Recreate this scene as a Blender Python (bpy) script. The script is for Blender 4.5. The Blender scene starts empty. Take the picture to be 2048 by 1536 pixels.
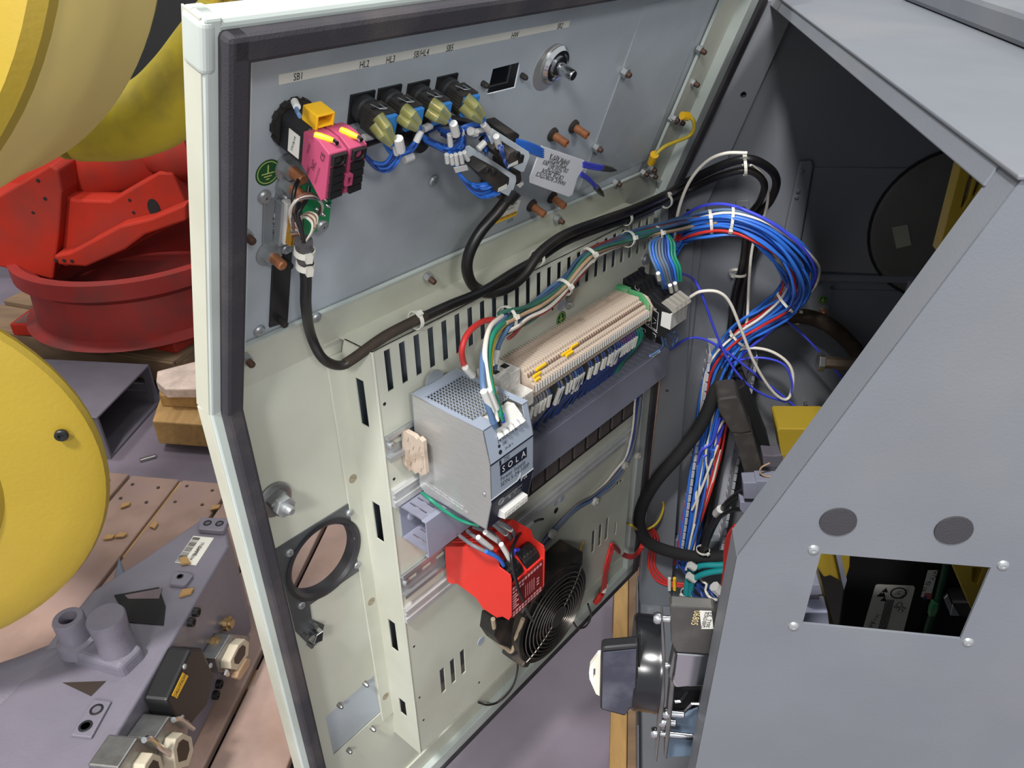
import bpy, math, random
from mathutils import Vector as V, Matrix as M
from mathutils.geometry import tessellate_polygon
random.seed(11)
SC = bpy.context.scene
COL = SC.collection
# ------------------------------------------------------------------ camera
FPX, CX, CY = 1568.0, 1024.0, 768.0
CAM = V((0, 0, 1.55))
_n = V((1052 - CX, 3265 - CY, FPX)).normalized()
_z = -_n
_y = (V((0, 0, 1)) - _z * _z.z).normalized()
_x = _y.cross(_z)
def _toworld(d): return V((_x.dot(d), _y.dot(d), _z.dot(d)))
def ray(x, y): return _toworld(V(((x - CX) / FPX, (y - CY) / FPX, 1.0)))
cam = bpy.data.objects.new('camera', bpy.data.cameras.new('camera'))
COL.objects.link(cam)
cr, cu, cb = _toworld(V((1, 0, 0))), _toworld(V((0, -1, 0))), _toworld(V((0, 0, -1)))
cam.matrix_world = M(((cr.x, cu.x, cb.x, CAM.x), (cr.y, cu.y, cb.y, CAM.y), (cr.z, cu.z, cb.z, CAM.z), (0, 0, 0, 1)))
cam.data.sensor_width = 36
cam.data.lens = 36 * FPX / 2048
cam.data.clip_start = 0.02
SC.camera = cam
# ------------------------------------------------------------------ light
wd = bpy.data.worlds.new('warehouse'); SC.world = wd; wd.use_nodes = True
bg = wd.node_tree.nodes['Background']
bg.inputs[0].default_value = (0.93, 0.97, 1.0, 1); bg.inputs[1].default_value = 0.68
def lamp(loc, tgt, size, power, col=(1, 1, 1)):
    l = bpy.data.lights.new('hall_or_fill_lamp', 'AREA'); l.energy = power; l.size = size; l.color = col; l.shape = 'DISK'
    o = bpy.data.objects.new('hall_or_fill_lamp', l); COL.objects.link(o); o.location = loc
    o.rotation_euler = (V(tgt) - V(loc)).to_track_quat('-Z', 'Y').to_euler()
lamp((-1.25, -1.6, 5.4), (0, 1, 0.8), 0.55, 300, (1, 0.98, 0.95))
lamp((1.9, -4.0, 3.9), (0, 1, 1.0), 0.8, 75, (1, 0.97, 0.94))  # light from the right, set low as unseen fill for the down-facing panel
lamp((-0.9, -4.2, 4.3), (0, 1, 1.0), 0.9, 140, (1, 0.98, 0.96))  # added fill lamp, placed clear of the side panel to brighten the door
lamp((-2.6, 2.4, 5.8), (-1, 2, 0.3), 0.6, 120, (1, 0.97, 0.94))
lamp((1.4, 3.4, 5.8), (0, 2, 0.3), 0.6, 40, (1, 0.97, 0.94))
SC.view_settings.view_transform = 'Standard'; SC.view_settings.look = 'None'
SC.view_settings.gamma = 1; SC.view_settings.use_curve_mapping = False
SC.view_settings.exposure = 0.0
# ------------------------------------------------------------------ frames (planes of the place)
Z = V((0, 0, 1))
AD, AC = math.radians(40.8), math.radians(7.9)
N = V((math.cos(AD), -math.sin(AD), 0)); EX = V((math.sin(AD), math.cos(AD), 0))      # door: normal, towards hinge
XC = V((-math.sin(AC), -math.cos(AC), 0)); YC = V((math.cos(AC), -math.sin(AC), 0))  # cabinet: width (to camera), depth
ZC = 1.137
DD, YF, NWX, FWX = -0.6287, 0.104, -0.435, -1.318
class Fr:
    def __init__(s, O, x, y): s.O, s.x, s.y = V(O), V(x).normalized(), V(y).normalized(); s.n = s.x.cross(s.y)
    def pt(s, px, py, off=0.0):
        r = ray(px, py); return CAM + r * (((s.O - CAM).dot(s.n) + off) / r.dot(s.n))
    def loc(s, px, py, off=0.0):
        d = s.pt(px, py, off) - s.O; return (d.dot(s.x), d.dot(s.y))
    def w(s, u, v, off=0.0): return s.O + s.x * u + s.y * v + s.n * off
    def mat(s, p=None, rot=0.0):
        p = s.O if p is None else p
        c, q = math.cos(rot), math.sin(rot); a = s.x * c + s.y * q; b = s.y * c - s.x * q
        return M(((a.x, b.x, s.n.x, p.x), (a.y, b.y, s.n.y, p.y), (a.z, b.z, s.n.z, p.z), (0, 0, 0, 1)))
    def at(s, px, py, off=0.0, rot=0.0): return s.mat(s.pt(px, py, off), rot)
    def sh(s, d): return Fr(s.O + s.n * d, s.x, s.y)
OD = N * DD + V((0, 0, ZC)); 
D = Fr(OD, EX, Z)
TT = math.radians(20)
T = Fr(OD, EX, Z * math.cos(TT) + N * math.sin(TT))
S = D.sh(0.0568)
P = T.sh(-0.004)
FW = Fr(XC * FWX, YC, Z)
NW = Fr(XC * NWX, YC, Z)
FR = Fr(YC * YF + Z * ZC, XC, Z)
TC = math.radians(20.5)
FT = Fr(YC * YF + Z * ZC, XC, Z * math.cos(TC) + YC * math.sin(TC))
def H(z): return Fr((0, 0, z), (1, 0, 0), (0, 1, 0))
# ------------------------------------------------------------------ materials
def lin(c):
    c = c / 255.0; return c / 12.92 if c <= 0.04045 else ((c + 0.055) / 1.055) ** 2.4
MATS = {}
def mat(name, rgb, rough=0.5, metal=0.0, var=0.08, sc=14, bump=0.0, bsc=300, dirt=None, damt=0.5, dsc=3.0, alpha=1.0, trans=0.0, spec=0.5, coat=0.0, stretch=(1, 1, 1)):
    m = bpy.data.materials.new(name); m.use_nodes = True; nt = m.node_tree; ns, ln = nt.nodes, nt.links
    b = ns['Principled BSDF']; c = [lin(k) for k in rgb]
    tc = ns.new('ShaderNodeTexCoord'); mp = ns.new('ShaderNodeMapping'); mp.inputs['Scale'].default_value = stretch
    ln.new(tc.outputs['Object'], mp.inputs[0])
    def noise(s, det=4):
        n = ns.new('ShaderNodeTexNoise'); n.inputs['Scale'].default_value = s; n.inputs['Detail'].default_value = det
        ln.new(mp.outputs[0], n.inputs['Vector']); return n
    n1 = noise(sc)
    r1 = ns.new('ShaderNodeValToRGB'); r1.color_ramp.elements[0].position = 0.3; r1.color_ramp.elements[1].position = 0.7
    r1.color_ramp.elements[0].color = [k * (1 - var) for k in c] + [1]
    r1.color_ramp.elements[1].color = [min(1, k * (1 + var)) for k in c] + [1]
    ln.new(n1.outputs['Fac'], r1.inputs[0]); out = r1.outputs[0]
    if dirt:
        n2 = noise(dsc, 8); r2 = ns.new('ShaderNodeValToRGB')
        r2.color_ramp.elements[0].position = 0.48; r2.color_ramp.elements[0].color = (0, 0, 0, 1)
        r2.color_ramp.elements[1].position = 0.78; r2.color_ramp.elements[1].color = (damt, damt, damt, 1)
        ln.new(n2.outputs['Fac'], r2.inputs[0])
        mx = ns.new('ShaderNodeMix'); mx.data_type = 'RGBA'
        ln.new(r2.outputs[0], mx.inputs[0]); ln.new(out, mx.inputs[6]); mx.inputs[7].default_value = [lin(k) for k in dirt] + [1]
        out = mx.outputs[2]
    ln.new(out, b.inputs['Base Color'])
    b.inputs['Roughness'].default_value = rough; b.inputs['Metallic'].default_value = metal
    b.inputs['Alpha'].default_value = alpha; b.inputs['Transmission Weight'].default_value = trans
    b.inputs['Specular IOR Level'].default_value = spec; b.inputs['Coat Weight'].default_value = coat
    if bump:
        n3 = noise(bsc, 3); bp = ns.new('ShaderNodeBump'); bp.inputs['Strength'].default_value = bump; bp.inputs['Distance'].default_value = 0.001
        ln.new(n3.outputs['Fac'], bp.inputs['Height']); ln.new(bp.outputs[0], b.inputs['Normal'])
    MATS[name] = m; return m
CREAM = mat('cream_paint', (196, 198, 184), 0.42, dirt=(120, 112, 92), damt=0.35, dsc=5, var=0.03)
RIM = mat('pale_rim_paint', (190, 199, 194), 0.4, dirt=(120, 118, 105), damt=0.3, dsc=9, var=0.03)
GREY = mat('grey_cabinet_paint', (108, 112, 119), 0.48, dirt=(150, 142, 130), damt=0.22, dsc=4, var=0.04, bump=0.12, bsc=500)
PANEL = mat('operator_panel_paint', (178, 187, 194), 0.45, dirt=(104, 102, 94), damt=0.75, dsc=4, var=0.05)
GASK = mat('gasket_foam', (52, 50, 56), 0.75, dirt=(110, 100, 92), damt=0.35, dsc=14, bump=0.4, bsc=600)
BLACK = mat('black_plastic', (28, 28, 30), 0.45, var=0.15, bump=0.05)
DUSTB = mat('dusty_black_plastic', (40, 38, 36), 0.65, dirt=(98, 88, 78), damt=0.6, dsc=30, bump=0.2)
CABLE = mat('black_cable_jacket', (24, 23, 25), 0.38, dirt=(80, 72, 62), damt=0.35, dsc=14)
CDUST = mat('dusty_cable_jacket', (52, 42, 34), 0.8, dirt=(84, 66, 48), damt=0.6, dsc=60, bump=0.3)
SLEEVE = mat('woven_cable_sleeve', (26, 25, 27), 0.85, bump=0.5, bsc=900)
WHITE = mat('white_plastic', (206, 206, 202), 0.45, var=0.03)
LABEL = mat('white_label', (222, 221, 212), 0.6, var=0.03)
TIE = mat('nylon_cable_tie', (222, 220, 208), 0.4, var=0.03)
BLUE = mat('blue_wire', (52, 112, 208), 0.4, var=0.1)
DBLUE = mat('dark_blue_wire', (42, 66, 128), 0.45, var=0.1)
VBLUE = mat('violet_blue_wire', (66, 76, 205), 0.35, var=0.1)
SLATE = mat('slate_blue_wire', (84, 112, 148), 0.5, var=0.1)
WWIRE = mat('white_wire', (222, 216, 204), 0.45, var=0.05)
REDW = mat('red_wire', (196, 48, 44), 0.45, var=0.1)
GREENW = mat('green_wire', (34, 132, 104), 0.45, var=0.15)
TEAL = mat('teal_cable', (24, 140, 144), 0.4, var=0.1)
YELW = mat('yellow_wire', (196, 170, 50), 0.45, var=0.12)
TANW = mat('tan_wire', (178, 148, 118), 0.55, var=0.1)
GREEND = mat('dusty_green_wire', (58, 108, 92), 0.6, var=0.2, sc=60)
REDD = mat('dusty_red_wire', (140, 66, 62), 0.6, var=0.2, sc=60)
BLUED = mat('dusty_blue_wire', (66, 92, 128), 0.6, var=0.2, sc=60)
GREYW = mat('grey_wire', (112, 112, 118), 0.5, var=0.1)
BROWNW = mat('brown_wire', (112, 72, 60), 0.5, var=0.1)
ZINC = mat('zinc_plate', (180, 184, 186), 0.42, 0.7, var=0.1, sc=40)
CHROME = mat('polished_steel', (205, 207, 210), 0.16, 1.0, var=0.05)
STEEL = mat('dull_steel', (150, 150, 150), 0.4, 0.9, var=0.15, sc=60)
COPPER = mat('copper_stud', (176, 116, 80), 0.45, 0.5, var=0.2, sc=90)
RUSTY = mat('rusty_stud', (96, 72, 60), 0.6, 0.5, var=0.25, sc=90)
ALU = mat('brushed_aluminium', (196, 196, 194), 0.34, 0.6, var=0.07, sc=60, stretch=(1, 1, 14))
BLUEGREY = mat('blue_grey_case', (158, 168, 184), 0.4, 0.1, var=0.03)
NAVY = mat('navy_print', (28, 32, 50), 0.5, var=0.02)
INK = mat('black_ink', (30, 30, 32), 0.6, var=0.0)
INKW = mat('white_ink', (226, 226, 226), 0.6, var=0.0)
DUCT = mat('grey_duct_plastic', (138, 140, 158), 0.5, dirt=(80, 76, 78), damt=0.5, dsc=10, var=0.04)
RAIL = mat('rail_metal', (196, 198, 198), 0.4, 0.35, var=0.06, sc=30, dirt=(120, 110, 100), damt=0.4, dsc=20)
BEIGE = mat('beige_terminal_plastic', (186, 170, 154), 0.65, dirt=(112, 84, 66), damt=0.7, dsc=60, var=0.12, sc=30)
YPLAST = mat('yellow_plastic', (244, 190, 34), 0.4, var=0.06)
GPLAST = mat('green_plastic', (76, 152, 100), 0.5, dirt=(170, 160, 140), damt=0.5, dsc=40)
PINK = mat('pink_contact_plastic', (170, 70, 102), 0.45, var=0.05)
REDP = mat('red_module_plastic', (212, 50, 40), 0.42, var=0.05)
DRED = mat('dark_red_print', (132, 30, 32), 0.5, var=0.05)
BLUEP = mat('blue_plastic', (58, 132, 206), 0.45, var=0.06)
CLEARY = mat('amber_clear_sleeve', (150, 150, 88), 0.22, var=0.12, alpha=0.66)
PCB = mat('green_circuit_board', (30, 140, 82), 0.35, var=0.12, sc=60)
GSTICK = mat('green_sticker', (24, 84, 40), 0.5, var=0.05)
GOLD = mat('gold_pin', (206, 160, 70), 0.35, 0.7, var=0.15)
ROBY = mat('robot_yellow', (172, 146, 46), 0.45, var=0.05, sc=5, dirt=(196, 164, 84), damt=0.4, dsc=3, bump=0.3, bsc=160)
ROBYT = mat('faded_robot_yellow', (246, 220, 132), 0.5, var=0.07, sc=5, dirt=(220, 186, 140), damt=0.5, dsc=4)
RED = mat('red_machine_paint', (164, 40, 24), 0.7, var=0.08, sc=6, dirt=(84, 52, 48), damt=0.75, dsc=4, spec=0.25)
BASEG = mat('grey_casting_paint', (118, 114, 126), 0.3, var=0.05, bump=0.5, bsc=160)
WOOD = mat('pale_pallet_wood', (160, 136, 106), 0.75, var=0.18, sc=8, dirt=(110, 90, 82), damt=0.75, dsc=4, bump=0.5, bsc=120, stretch=(1, 5, 5))
WOODP = mat('pinkish_pallet_wood', (150, 124, 112), 0.8, var=0.2, sc=10, dirt=(112, 98, 104), damt=0.8, dsc=5, bump=0.4, bsc=90)
WOODD = mat('aged_pallet_wood', (124, 100, 76), 0.8, var=0.22, sc=8, dirt=(70, 58, 50), damt=0.7, dsc=4, bump=0.5, bsc=120, stretch=(1, 5, 5))
WOODY = mat('fresh_pine_wood', (172, 136, 84), 0.7, var=0.18, sc=9, dirt=(140, 104, 60), damt=0.5, dsc=6, bump=0.4, bsc=120, stretch=(5, 1, 5))
FLOORM = mat('worn_purple_grey_concrete', (116, 107, 119), 0.42, var=0.08, sc=5, dirt=(72, 66, 74), damt=0.75, dsc=2.2, bump=0.15, bsc=80)
TUBEG = mat('dark_grey_tube_paint', (96, 92, 102), 0.5, var=0.07)
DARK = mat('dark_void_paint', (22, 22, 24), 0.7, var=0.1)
# ------------------------------------------------------------------ mesh building
I4 = M.Identity(4)
class MB:
    def __init__(s): s.v, s.f = [], []
    def add(s, vs, fs, m=I4):
        k = len(s.v); s.v += [m @ V(p) for p in vs]; s.f += [tuple(i + k for i in f) for f in fs]; return s
    def box(s, m, sx, sy, sz, c=(0, 0, 0)):
        x, y, z = sx / 2, sy / 2, sz / 2; a, b, d = c
        vs = [(a + i * x, b + j * y, d + k * z) for k in (-1, 1) for j in (-1, 1) for i in (-1, 1)]
        return s.add(vs, [(0, 2, 3, 1), (4, 5, 7, 6), (0, 1, 5, 4), (2, 6, 7, 3), (0, 4, 6, 2), (1, 3, 7, 5)], m)
    def prism(s, m, poly, z0, z1, holes=()):
        loops = [list(poly)] + [list(h) for h in holes]
        for k in range(len(loops)):
            a = sum(p[0] * q[1] - q[0] * p[1] for p, q in zip(loops[k], loops[k][1:] + loops[k][:1]))
            if (a < 0) == (k == 0): loops[k].reverse()
        flat = [p for l in loops for p in l]; n = len(flat)
        vs = [(p[0], p[1], z1) for p in flat] + [(p[0], p[1], z0) for p in flat]; fs = []
        if holes:
            for t in tessellate_polygon([[V((p[0], p[1], 0)) for p in l] for l in loops]):
                a, b, c = [V(flat[i]) for i in t]
                if (b - a).x * (c - a).y - (b - a).y * (c - a).x < 0: t = t[::-1]
                fs += [tuple(t), tuple(i + n for i in reversed(t))]
        else: fs += [tuple(range(n)), tuple(range(2 * n - 1, n - 1, -1))]
        k = 0
        for l in loops:
            q = len(l)
            for i in range(q):
                a, b = k + i, k + (i + 1) % q; fs.append((a, a + n, b + n, b))
            k += q
        return s.add(vs, fs, m)
    def lathe(s, m, prof, n=20, arc=None):
        vs, fs = [], []; full = arc is None; a0, a1 = (0, 2 * math.pi) if full else arc
        c = n if full else n + 1
        for r, z in prof:
            for i in range(c):
                t = a0 + (a1 - a0) * i / n; vs.append((r * math.cos(t), r * math.sin(t), z))
        for k in range(len(prof) - 1):
            for i in range(n):
                j = (i + 1) % c; fs.append((k * c + i, k * c + j, (k + 1) * c + j, (k + 1) * c + i))
        if full and tuple(prof[0]) != tuple(prof[-1]):
            if prof[0][0] > 1e-5: fs.append(tuple(range(n - 1, -1, -1)))
            if prof[-1][0] > 1e-5: fs.append(tuple((len(prof) - 1) * n + i for i in range(n)))
        return s.add(vs, fs, m)
    def cyl(s, m, r, z0, z1, n=16): return s.lathe(m, [(r, z0), (r, z1)], n)
    def tube(s, pts, r, n=8, closed=False):
        pts = [V(p) for p in pts]; q = len(pts); vs, fs = [], []
        tan = []
        for i in range(q):
            a = pts[(i - 1) % q] if closed or i > 0 else pts[0]; b = pts[(i + 1) % q] if closed or i < q - 1 else pts[-1]
            t = (b - a); tan.append(t.normalized() if t.length > 1e-9 else V((0, 0, 1)))
        u = tan[0].orthogonal().normalized()
        for i in range(q):
            u = (u - tan[i] * u.dot(tan[i])); u = u.normalized() if u.length > 1e-6 else tan[i].orthogonal().normalized()
            w = tan[i].cross(u); rr = r[i] if isinstance(r, (list, tuple)) else r
            for k in range(n):
                a = 2 * math.pi * k / n; vs.append(pts[i] + (u * math.cos(a) + w * math.sin(a)) * rr)
        for i in range(q if closed else q - 1):
            j = (i + 1) % q
            for k in range(n): fs.append((i * n + k, i * n + (k + 1) % n, j * n + (k + 1) % n, j * n + k))
        if not closed: fs += [tuple(range(n - 1, -1, -1)), tuple((q - 1) * n + k for k in range(n))]
        return s.add(vs, fs)
def smooth_path(pts, sub=6, closed=False):
    pts = [V(p) for p in pts]; q = len(pts); out = []
    if q < 3: return pts
    for i in range(q if closed else q - 1):
        p1, p2 = pts[i], pts[(i + 1) % q]
        p0 = pts[(i - 1) % q] if closed or i > 0 else p1 * 2 - p2
        p3 = pts[(i + 2) % q] if closed or i < q - 2 else p2 * 2 - p1
        for k in range(sub):
            t = k / sub; a, b = t * t, t * t * t
            out.append((p1 * 2 + (p2 - p0) * t + (p0 * 2 - p1 * 5 + p2 * 4 - p3) * a + (p1 * 3 - p0 - p2 * 3 + p3) * b) * 0.5)
    if not closed: out.append(pts[-1])
    return out
WM = {}
def wmat(o): return WM.get(o.name, I4)
def place(o, mw, parent):
    o.matrix_basis = mw; WM[o.name] = mw
    if parent is not None: o.parent = parent; o.matrix_parent_inverse = wmat(parent).inverted()
    COL.objects.link(o)
def add(name, mb, m, parent=None, mw=None, bev=0.0, smooth=False, label=None, sharp=35, seg=2):
    """link a builder as ONE mesh object; without mw the builder is in world space and gets its own origin"""
    vs = mb.v
    if mw is None:
        c = V([(min(p[k] for p in vs) + max(p[k] for p in vs)) / 2 for k in range(3)])
        vs = [p - c for p in vs]; mw = M.Translation(c)
    me = bpy.data.meshes.new(name); me.from_pydata([tuple(p) for p in vs], [], mb.f); me.materials.append(m)
    if smooth:
        me.polygons.foreach_set('use_smooth', [True] * len(me.polygons)); me.set_sharp_from_angle(angle=math.radians(sharp))
    me.update(); o = bpy.data.objects.new(name, me); place(o, mw, parent)
    if bev:
        b = o.modifiers.new('bevel', 'BEVEL'); b.width = bev; b.segments = seg; b.limit_method = 'ANGLE'; b.angle_limit = math.radians(40)
    if label: o['label'] = label
    return o
def tag(o, label, cat, group=None):
    o['label'] = label; o['category'] = cat
    if group: o['group'] = group
    return o
def thing(name, mw, label, cat, group=None):
    o = bpy.data.objects.new(name, None); o.empty_display_size = 0.02
    place(o, mw if isinstance(mw, M) else M.Translation(mw), None); return tag(o, label, cat, group)
def dup(root, mw, label=None, group=None):
    def cp(o, par):
        c = o.copy(); COL.objects.link(c)
        if par is not None: c.parent = par; c.matrix_parent_inverse = o.matrix_parent_inverse.copy()
        for ch in o.children: cp(ch, c)
        return c
    r = cp(root, None); r.matrix_basis = mw; WM[r.name] = mw
    if label: r['label'] = label
    if group: r['group'] = group
    return r
def inst(src, name, mw, parent=None):
    o = src.copy(); o.name = name; o.parent = None; o.matrix_parent_inverse = I4; place(o, mw, parent); return o
def plate(name, F, px, th, m, parent=None, off=0.0, holes=(), bev=0.0, uv=None, label=None):
    """sheet on plane F whose front face (at off+th) has the given outline"""
    f = off + th
    g = lambda l: [F.loc(x, y, f) for x, y in l]
    return add(name, MB().prism(F.mat(), uv or g(px), off, f, [h if isinstance(h, Loc) else g(h) for h in holes]), m, parent, bev=bev, label=label)
class Loc(list): pass
def circ(u, v, r, n=28): return Loc((u + r * math.cos(2 * math.pi * k / n), v + r * math.sin(2 * math.pi * k / n)) for k in range(n))
def rect(u0, v0, u1, v1): return Loc([(u0, v0), (u1, v0), (u1, v1), (u0, v1)])
def path(F, l): return [F.pt(p[0], p[1], p[2] if len(p) > 2 else 0.0) for p in l]
def wire(name, pts, r, m, parent=None, n=8, sub=6, label=None):
    return add(name, MB().tube(smooth_path(pts, sub), r, n), m, parent, smooth=True, sharp=60, label=label)
_tc = {}
def text(s, F, px, py, size, m, parent, off=0.0006, rot=0.0, xs=1.0, name='lettering', align='CENTER', mw=None):
    key = (s, align)
    if key not in _tc:
        cu = bpy.data.curves.new('t', 'FONT'); cu.body = s; cu.size = 1; cu.align_x = align; cu.align_y = 'CENTER'; cu.resolution_u = 2
        ob = bpy.data.objects.new('t', cu); COL.objects.link(ob)
        _tc[key] = bpy.data.meshes.new_from_object(ob); bpy.data.objects.remove(ob); bpy.data.curves.remove(cu)
    me = _tc[key].copy(); me.name = name; me.materials.clear(); me.materials.append(m)
    o = bpy.data.objects.new(name, me)
    place(o, (F.at(px, py, off, rot) if mw is None else mw) @ M.Diagonal((size * xs, size, 1, 1)), parent); return o
# shared small hardware -------------------------------------------------------
def hexnut(mb, m, r, z0, z1): return mb.lathe(m, [(r, z0), (r, z1)], 6)
def stud(F, px, py, parent, r=0.0045, h=0.016, nut=0.0075, m=RUSTY, off=0.0, washer=0.0, name='nut_and_stud'):
    mw = F.at(px, py, off)
    b = MB()
    if washer: b.cyl(I4, washer, 0, 0.0015, 20)
    hexnut(b, I4, nut, 0.001, 0.008)
    o = add(name, b, ZINC, parent, mw)
    add('threaded_end', MB().lathe(I4, [(r, 0), (r, h), (r * .8, h + .001)], 10), m, o if parent is None or parent.parent is None else parent, mw, smooth=True)
    return o
_scr = {}
def screw(F, px, py, parent, r=0.005, off=0.0, m=ZINC, name='screw'):
    """pan head with a cross recess"""
    k = (round(r, 4), m.name)
    mw = F.at(px, py, off, random.random())
    if k not in _scr:
        b = MB().lathe(I4, [(r, 0), (r, r * .35), (r * .8, r * .62), (r * .28, r * .72), (r * .2, r * .3), (0, r * .3)], 16)
        b.box(I4, r * 1.0, r * .22, r * .1, (0, 0, r * .68)); b.box(I4, r * .22, r * 1.0, r * .1, (0, 0, r * .68))
        o = add(name, b, m, parent, mw, smooth=True); _scr[k] = o; return o
    return inst(_scr[k], name, mw, parent)
def tie(name, c, axis, r, parent, w=0.0022, head=None):
    """nylon tie: a flat loop round 'axis' at c and a square head"""
    axis = V(axis).normalized(); u = axis.orthogonal().normalized(); wv = axis.cross(u)
    if head is not None:
        u = (V(head) - axis * V(head).dot(axis)).normalized(); wv = axis.cross(u)
    mm = M(((u.x, wv.x, axis.x, c[0]), (u.y, wv.y, axis.y, c[1]), (u.z, wv.z, axis.z, c[2]), (0, 0, 0, 1)))
    b = MB().lathe(I4, [(r, -w), (r + .0012, -w), (r + .0012, w), (r, w), (r, -w)], 20)
    b.box(I4, .005, .0055, w * 2.6, (r + .002, 0, 0))
    return add(name, b, TIE, parent, mm)
# ================================================================== floor
fl = add('floor', MB().prism(I4, [(-7, -2), (5, -2), (5, 9), (-7, 9)], -0.05, 0.0), FLOORM); fl['kind'] = 'structure'
# ================================================================== cabinet
ZB, ZT, CD = 0.15, 1.422, 0.62
cab = thing('control_cabinet', XC * (NWX - .44) + YC * (YF + .3) + Z * ZB, 'large grey control cabinet with its beige door swung open, standing on a wooden pallet', 'cabinet')
tz = math.tan(TC)
def side_poly(x1=CD):
    return [(YF, ZB), (YF + x1, ZB), (YF + x1, ZT), (YF + (ZT - ZC) * tz, ZT), (YF, ZC)]
win = [(1642, 1107), (1982, 1135), (1921, 1278), (1605, 1247)]
side = add('near_side_panel', MB().prism(NW.mat(), [(p[0] , p[1]) for p in side_poly()], -0.002, 0,
      [[NW.loc(x, y) for x, y in win], circ(*NW.loc(1676, 1043), .0105), circ(*NW.loc(1907, 1060), .0105)]), GREY, cab)
PLUG = mat('dark_rubber_plug', (52, 51, 55), .7, bump=.5, bsc=900)
for x, y in ((1676, 1043), (1907, 1060)):
    add('hole_plug', MB().lathe(I4, [(.0125, 0), (.0122, .0012), (.0, .0016)], 24), PLUG, cab, NW.at(x, y, 0), smooth=True)
rv = None
for x, y in ((1627, 1099), (2006, 1130), (1587, 1252), (1936, 1284)):
    mw = NW.at(x, y, 0)
    if rv is None: rv = add('rivet', MB().lathe(I4, [(.0042, 0), (.0034, .0014), (.0016, .002), (0, .0014)], 14), ZINC, cab, mw, smooth=True)
    else: inst(rv, 'rivet', mw, cab)
# flange of the near side along the opening (vertical, then leaning back)
FL = .031
def local(F, u0, v0, u1, v1): return rect(u0, v0, u1, v1)
f0 = NWX
add('near_front_flange', MB().prism(FR.mat(), [(f0 - FL, ZB - ZC), (f0, ZB - ZC), (f0, 0), (f0 - FL, 0)], -.002, 0)
    .prism(FT.mat(), [(f0 - FL, 0), (f0, 0), (f0, (ZT - ZC) / math.cos(TC)), (f0 - FL, (ZT - ZC) / math.cos(TC))], -.002, 0), GREY, cab, bev=.001)
add('near_return_lip', MB().prism(FR.mat(), [(f0 - FL, ZB - ZC), (f0 - FL + .002, ZB - ZC), (f0 - FL + .002, 0), (f0 - FL, 0)], -.02, 0), GREY, cab)
# far side wall
add('far_side_panel', MB().prism(FW.mat(), [(p[0], p[1]) for p in side_poly()], -.002, 0), GREY, cab)
add('rear_panel', MB().prism(M(((XC.x, 0, -YC.x, YC.x * (YF + CD)), (XC.y, 0, -YC.y, YC.y * (YF + CD)), (0, 1, 0, 0), (0, 0, 0, 1))), rect(FWX, ZB, NWX, ZT), -.002, 0), GREY, cab)
HC = Fr((0, 0, ZB), XC, YC)
add('bottom_panel', MB().prism(HC.mat(), rect(FWX, YF, NWX, YF + CD), 0, .003), GREY, cab)
HT = Fr((0, 0, ZT), XC, YC)
yt = YF + (ZT - ZC) * tz
lid = add('top_lid', MB().prism(HT.mat(), rect(FWX - .004, yt - .004, NWX + .002, YF + CD), -.002, .001), GREY, cab, bev=.001)
# lid front lip: folded strip lying on the sloped opening
LV = (ZT - ZC) / math.cos(TC)
add('lid_front_lip', MB().prism(FT.mat(), rect(FWX, LV - .016, NWX - FL + .004, LV + .001), -.002, .0015), GREY, cab, bev=.001)
# raised rear part of the lid
add('lid_rear_cover', MB().prism(HT.mat(), [(FWX + .1, YF + CD), (NWX, YF + CD), (NWX, yt + .15), (FWX + .1, yt + .15)], .001, .03), GREY, cab, bev=.006)
# far front flange (grey, two holes) between the rust edge and the groove
FWF = FW.sh(.028)
add('far_front_flange', MB().prism(FWF.mat(), [FWF.loc(x, y) for x, y in ((1319, 767), (1275, 1212), (1340, 1212), (1372, 767), (1388, 480), (1418, 400), (1588, 25), (1560, 0), (1532, 0), (1345, 400), (1326, 600))], -.0285, 0,
    [circ(*FWF.loc(1487, 190), .0045, 14), circ(*FWF.loc(1571, 22), .0045, 14), circ(*FWF.loc(1376, 422), .003, 14), circ(*FWF.loc(1334, 782), .003, 14)]), GREY, cab, bev=.0015)
add('bare_edge_strip', MB().tube(path(FWF, [(1532, 0, .001), (1440, 196, .001), (1345, 400, .001), (1326, 600, .001), (1318, 767, .001), (1285, 1052, .001), (1276, 1150, .001)]), .0034, 6), mat('bare_rusty_edge', (168, 140, 126), .6, .2, var=.2, sc=40), cab)
# stiffening channel welded on the wall and the vertical channel strips
b = MB().prism(FW.mat(), [FW.loc(x, y, .012) for x, y in ((1600, 324), (1625, 322), (1627, 335), (1596, 520), (1590, 620), (1560, 620), (1566, 480))], 0, .012)
add('wall_stiffener', b, GREY, cab, bev=.003)
for x, y in ((1604, 343), (1596, 382), (1593, 394)): screw(FW, x, y, cab, .0035, .012, GREY, 'rivet')
add('wall_channel', MB().prism(FW.mat(), [FW.loc(x, y, .014) for x, y in ((1399, 412), (1412, 418), (1375, 770), (1336, 905), (1322, 905), (1358, 700), (1386, 480))], 0, .014), GREY, cab, bev=.002)
add('wall_panel_inset', MB().prism(FW.mat(), [FW.loc(x, y, .003) for x, y in ((1628, 335), (2020, 338), (2020, 560), (1590, 541), (1606, 450))], 0, .003), GREY, cab, bev=.001)
add('wall_ledge', MB().prism(FW.mat(), [FW.loc(x, y, .009) for x, y in ((1625, 549), (1900, 556), (1900, 570), (1622, 562))], 0, .009), GREY, cab, bev=.002)
add('wall_cover_plate', MB().prism(FW.mat(), [FW.loc(x, y, .002) for x, y in ((1668, 579), (1900, 584), (1900, 660), (1654, 657))], 0, .002), GREY, cab)
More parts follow.
